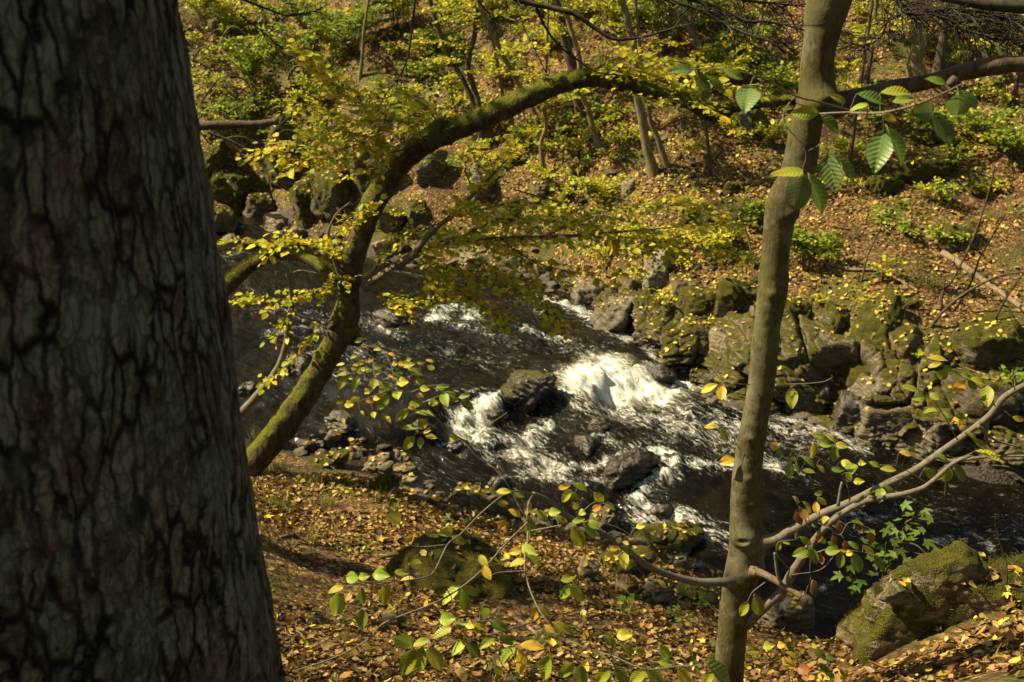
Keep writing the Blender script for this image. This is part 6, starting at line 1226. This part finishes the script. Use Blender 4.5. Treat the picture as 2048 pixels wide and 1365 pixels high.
# grass tufts
def tuft(px, py, h, w, n, label, cat='grass tuft', pal=((.10, .14, .02), (.17, .19, .03), (.25, .23, .06))):
    b = ong(px, py); s = mpp(b); mb = MB()
    for k in range(n):
        a = rng.uniform(0, 6.28); o = b + np.array([rng.normal(0, w * .18 * s), rng.normal(0, w * .18 * s), -.02]); o[2] = H(o[0], o[1])[0] - .02
        L_ = h * s * rng.uniform(.6, 1.2); d = np.array([math.cos(a), math.sin(a), 0]); ben = rng.uniform(.2, .9)
        t = np.linspace(0, 1, 6)[:, None]; C = o + np.array([0, 0, 1.]) * L_ * (t - .45 * ben * t ** 2) + d * L_ * ben * t ** 1.7 * .8
        sd = np.cross(d, [0, 0, 1.]) * .0035 * (1 - t ** 2 * .9); V = np.stack([C - sd, C + sd], 1).reshape(-1, 3)
        mb.add(V, Q=[[2 * i, 2 * i + 1, 2 * i + 3, 2 * i + 2] for i in range(5)], C=np.array(pal[rng.integers(len(pal))]) * rng.uniform(.7, 1.2))
    tag(mb.build('grass_tuft', M['leaf']), label, cat, 'grass tufts')
for a in [(560, 945, 40, 90, 90, 'grass tuft at the foot of the mossy tree'), (620, 970, 40, 90, 80, 'grass tuft right of the mossy tree base'), (560, 1020, 40, 80, 70, 'grass tuft beside the furrowed trunk on the near bank'), (650, 1010, 36, 90, 70, 'broad thin grass tuft in leaves on the near bank'), (625, 1090, 45, 36, 40, 'upright pale grass tuft in leaves by the furrowed trunk'), (762, 1000, 40, 50, 40, 'wispy grass on the mossy boulder above the near shore'), (1255, 1228, 34, 50, 30, 'small grass tuft below the mossy boulder'), (520, 880, 36, 60, 60, 'grass tuft behind the mossy tree base'), (785, 1022, 30, 60, 40, 'short grass tuft left of the thin flat stone'), (1990, 1330, 60, 60, 20, 'few long grass blades in the bottom right corner'), (1845, 575, 40, 80, 50, 'grass tuft on the ledge top at the right'), (600, 230, 60, 90, 80, 'straw coloured grass clump on the left slope'), (480, 260, 70, 90, 90, 'hanging grass clump over the dark branch')]: tuft(*a)
for k in range(40):
    while True:
        px, py = rng.uniform(1150, 2040), rng.uniform(330, 640); g = ong(px, py)
        if g[2] > zw(g[0], g[1]) + 1: break
    tuft(px, py, rng.uniform(20, 36), rng.uniform(30, 70), 26, 'thin grass tuft on the leafy right slope')

# ------------------------------------------------------------------ fallen leaves
BR = [(.13, .070, .025), (.20, .118, .038), (.28, .178, .06), (.065, .038, .016), (.35, .265, .12), (.48, .33, .05), (.54, .43, .05), (.34, .32, .055)]
def inview(P, m=160):
    x, y, d = cams(P); return (d > .5) & (x > -m) & (x < 2048 + m) & (y > -m) & (y < 1365 + m)
def litter(x0, x1, y0, y1, dens, s0, s1, w, clump=.0):
    n = int((x1 - x0) * (y1 - y0) * dens); x = rng.uniform(x0, x1, n); y = rng.uniform(y0, y1, n)
    k = inview(np.stack([x, y, Hb(x, y)], 1)); x, y = x[k], y[k]
    pn = fbm(np.stack([x * 1.3, y * 1.3, 0 * x], 1), 4, 111); k = rng.random(len(x)) < np.clip(.76 + pn * 2.2, .05, 1); x, y = x[k], y[k]
    z = H(x, y); k = z > zw(x, y) + .06; x, y, z = x[k], y[k], z[k]; n = len(x); e = .05
    g = np.stack([-(H(x + e, y) - z) / e, -(H(x, y + e) - z) / e, np.ones(n)], 1)
    steep = np.linalg.norm(g[:, :2], axis=1); k = steep < 2.6; x, y, z, g = x[k], y[k], z[k], g[k]; n = len(x)
    Z = unit(unit(g) + rng.normal(0, .48, (n, 3))); a = rng.uniform(0, 6.28, n); X = np.stack([np.cos(a), np.sin(a), 0 * a], 1); X = X - Z * (X * Z).sum(1)[:, None]
    P = np.stack([x, y, z + rng.uniform(.004, .03, n)], 1)
    wn = fbm(np.stack([x * .8, y * .8, 0 * x + 3], 1), 3, 115)
    c = pick(BR, w, n, .2)
    return P, X, Z, np.clip(np.exp(rng.normal(math.log((s0 + s1) * .46), .38, n)), s0 * .5, s1 * 1.4), c
lit = MB()
def addlit(P, X, Z, s, c):
    n = len(P); u = rng.random(n); u = np.where((P[:, 1] > 11) & (u < .45), .5, u)
    for tpl, a, b in ((LEAF_C, 0, .45), (LEAF_S, .45, .85), (LEAF_M, .85, 1.01)):
        k = (u >= a) & (u < b)
        if k.any():
            V, Fc, C = scatter(tpl, P[k], X[k], Z[k], s[k] * (1.15 if tpl is LEAF_M else 1), c[k]); lit.add(V, T=Fc, C=C)
addlit(*litter(-4, 4.5, 2.8, 10, 1250, .024, .062, [4, 5, 4.5, 4, 2.2, 1.0, .7, .4]))
addlit(*litter(-13, 13, 12, 23, 560, .036, .072, [5, 6, 5, 2, 2, .9, .8, .5]))
addlit(*litter(-16, 16, 23, 34, 110, .07, .12, [5, 5, 4, 3, 2, .8, .6, .6]))
addlit(*litter(.8, 5.0, 13, 18, 110, .06, .10, [.5, .5, 1, 0, 1, 3, 4, 3]))     # yellow leaves over the ledge
# leaves lying on rocks
rp = []
for o in list(COL.objects):
    if o.name.split('.')[0] not in ('rock', 'rock_ledge') or o.get('wet', 0) > .75: continue
    me = o.data; v = np.empty(len(me.vertices) * 3, np.float32); me.vertices.foreach_get('co', v); v = v.reshape(-1, 3); nv = np.empty(len(v) * 3, np.float32); me.vertices.foreach_get('normal', nv); nv = nv.reshape(-1, 3)
    k = np.nonzero(nv[:, 2] > .76)[0]; ar = np.ptp(v[:, 0]) * np.ptp(v[:, 1])
    if len(k): 
        m = 600 if o.name == 'rock_ledge' else min(60, int(ar * 55) + 3); j = rng.choice(k, m); rp.append(np.hstack([v[j] + np.array(o.location) + nv[j] * .012, nv[j]]))
rp = np.concatenate(rp); n = len(rp); a = rng.uniform(0, 6.28, n); Z = unit(rp[:, 3:] + rng.normal(0, .25, (n, 3))); X = np.stack([np.cos(a), np.sin(a), 0 * a], 1)
addlit(rp[:, :3], X - Z * (X * Z).sum(1)[:, None], Z, rng.uniform(.045, .085, n), pick(BR, [2, 2, 2, 1, 2, 3, 4, 1], n))
tag(lit.build('leaf_litter', M['litter']), 'brown and yellow fallen leaves covering both banks', 'leaf litter', kind='stuff')

# ------------------------------------------------------------------ unseen trees added around the view so their crowns shade the place
def side_tree(x, y, cz, rad, n, label, lean=(0, 0), size=.11):
    z = H(x, y)[0]; root = empty('tree', (x, y, z - .1), label, 'tree'); c = np.array([x + lean[0], y + lean[1], cz])
    mb = MB(); P = np.array([[x, y, z - .1], [x + lean[0] * .2, y + lean[1] * .2, z + (cz - z) * .4], [x + lean[0] * .6, y + lean[1] * .6, z + (cz - z) * .75], [c[0], c[1], cz + rad[2] * .6]]); mb.add(*tube(P, [.24, .18, .12, .03], 14, 50, rough=.1, nf=5)); mb.build('trunk', M['bark_brown'], root)
    mb = MB()
    for k in range(10):
        a = k * 2.4; d = np.array([math.cos(a) * rad[0], math.sin(a) * rad[1], rng.uniform(-.1, .5) * rad[2]]); s = P[2] + (P[3] - P[2]) * rng.uniform(0, .8); mb.add(*tube([s, s + d * .4 + [0, 0, .2], s + d * .85], [.06, .035, .008], 6, 14))
    mb.build('limbs', M['bark_brown'], root)
    crown('crown', c, rad, n, size, GREEN, [2, 3, 2, 2], root)
side_tree(-7.5, 7.2, 10.4, (2.0, 1.6, 1.5), 3000, 'unseen leafy beech added for shade on the near bank outside the left edge', (1.6, .2))
side_tree(-9, 10.6, 11.2, (1.9, 1.7, 1.5), 4200, 'unseen tall beech added for shade on the near bank further up the stream', (3.2, -.5))
side_tree(-15, 16, 13.5, (2.4, 2.0, 1.8), 1500, 'unseen tall beech added for dapple at the stream bend outside the left edge', (1, 0))
side_tree(-9.8, 4.2, 10.0, (2.6, 2.4, 1.8), 3000, 'unseen wide beech added for dapple on the near bank outside the left edge', (1.2, .4))

side_tree(-3.2, -4.5, 10.0, (3.2, 2.6, 2.4), 6500, 'unseen leafy beech added behind the viewer on the left to block sky light', size=.15)  # unseen crowns added here to block sky light from behind
side_tree(2.8, -4.0, 9.6, (3.2, 2.8, 2.4), 6500, 'unseen leafy beech added behind the viewer on the right to block sky light', size=.15)
side_tree(8.6, 1.2, 9.5, (2.8, 2.8, 2.4), 5200, 'unseen leafy beech on the near bank outside the right edge, added against sky light', size=.15)
side_tree(9.5, 14.5, 10.5, (2.6, 2.6, 2.2), 4200, 'unseen leafy tree added for shade on the far ledge outside the right edge', size=.13)

for k, (x, y, lb) in enumerate([(-13, 35, 'first unseen tall yellow beech added on the upper far slope, above the stream head'), (-8.5, 38, 'unseen tall yellow beech added on the upper far slope above the left thicket'), (-3.5, 35.5, 'unseen tall yellow beech added on the upper far slope above the mossy arch start'), (1.5, 38, 'unseen tall yellow beech added on the upper far slope above the arch crest'), (6.5, 35, 'unseen tall yellow beech added on the upper far slope above the slim smooth tree'), (11.5, 38, 'unseen tall yellow beech added on the upper far slope above the scarred trunk'), (16.5, 35, 'last unseen tall yellow beech added on the upper far slope toward the right')]):
    side_tree(x, y, H(x, y)[0] + 7.5, (3.3, 2.6, 4.2), 5200, lb, size=.20)  # unseen row added to darken what the water reflects

# short moss shoots on the two nearest mossy rocks
for o in FUZZ:
    me = o.data; n0 = len(me.vertices); v = np.empty(n0 * 3, np.float32); me.vertices.foreach_get('co', v); v = v.reshape(-1, 3); nv = np.empty(n0 * 3, np.float32); me.vertices.foreach_get('normal', nv); nv = nv.reshape(-1, 3)
    wv_ = v + np.array(o.location); tr = o.name.startswith(('trunk', 'bough')); mk = nv[:, 2] * (.75 if tr else .55) + fbm(wv_ * (4.5 if tr else 3.0), 4, 201) * 1.0 > (.30 if tr else .22)
    k = rng.choice(np.nonzero(mk)[0], 9000); P = wv_[k] + rng.normal(0, .012, (9000, 3)); Nn = unit(nv[k] + rng.normal(0, .45, (9000, 3)) + [0, 0, .4]); t = unit(np.cross(Nn, rng.normal(size=(9000, 3)))); L_ = rng.uniform(.010, .026, 9000)[:, None] * (1.4 if tr else 1)
    P = P - Nn * .006; V = np.stack([P - t * .0022, P + t * .0022, P + Nn * L_ + t * .003], 1).reshape(-1, 3)
    mb = MB(); mb.add(V, T=np.arange(27000).reshape(-1, 3), C=np.repeat(pick([(.05, .06, .006), (.12, .135, .012), (.20, .20, .015), (.035, .04, .005)] if tr else [(.08, .082, .012), (.12, .115, .02), (.19, .165, .05), (.05, .05, .01)], [3, 3, 1.5, 2], 9000), 3, 0)); mo = mb.build('moss', M['leaf'], o); mo['kind'] = 'stuff'
# ------------------------------------------------------------------ light, sky, camera
SUN_AZ = math.atan2(.10, -.995); SUN_EL = R(47)
SDIR = np.array([math.cos(SUN_EL) * math.cos(SUN_AZ), math.cos(SUN_EL) * math.sin(SUN_AZ), math.sin(SUN_EL)])
from mathutils import Vector
w = bpy.data.worlds.new('World'); scene.world = w; w.use_nodes = True
nt = w.node_tree; bg = nt.nodes['Background']; sky = nt.nodes.new('ShaderNodeTexSky'); sky.sky_type = 'NISHITA'; sky.sun_disc = False
sky.sun_elevation = SUN_EL; sky.sun_rotation = math.atan2(SDIR[0], SDIR[1])
tint = nt.nodes.new('ShaderNodeMix'); tint.data_type = 'RGBA'; tint.blend_type = 'MULTIPLY'; tint.inputs[0].default_value = 1; tint.inputs[7].default_value = (1, .90, .66, 1)   # daylight filtered by yellow leaves, as the camera balanced it
nt.links.new(sky.outputs[0], tint.inputs[6]); nt.links.new(tint.outputs[2], bg.inputs[0]); bg.inputs[1].default_value = .075
L = bpy.data.lights.new('sun', 'SUN'); L.energy = 5.0; L.angle = R(.5); L.color = (1, .82, .50)
lo = bpy.data.objects.new('sun', L); COL.objects.link(lo); lo.rotation_euler = Vector(tuple(SDIR)).to_track_quat('Z', 'Y').to_euler()
cam = bpy.data.cameras.new('camera'); co = bpy.data.objects.new('camera', cam); COL.objects.link(co)
cam.sensor_width = 36; cam.lens = 36 * F / 2048; co.location = tuple(CAM); co.rotation_euler = (R(90) - PITCH, 0, 0)
cam.clip_start = .05; cam.clip_end = 400
cam.dof.use_dof = True; cam.dof.focus_distance = 4.2; cam.dof.aperture_fstop = 5.6
scene.camera = co
vs = scene.view_settings; vs.view_transform = 'Standard'; vs.look = 'None'; vs.exposure = 1.32; vs.gamma = 1
scene.cycles.max_bounces = 6; scene.cycles.transparent_max_bounces = 4
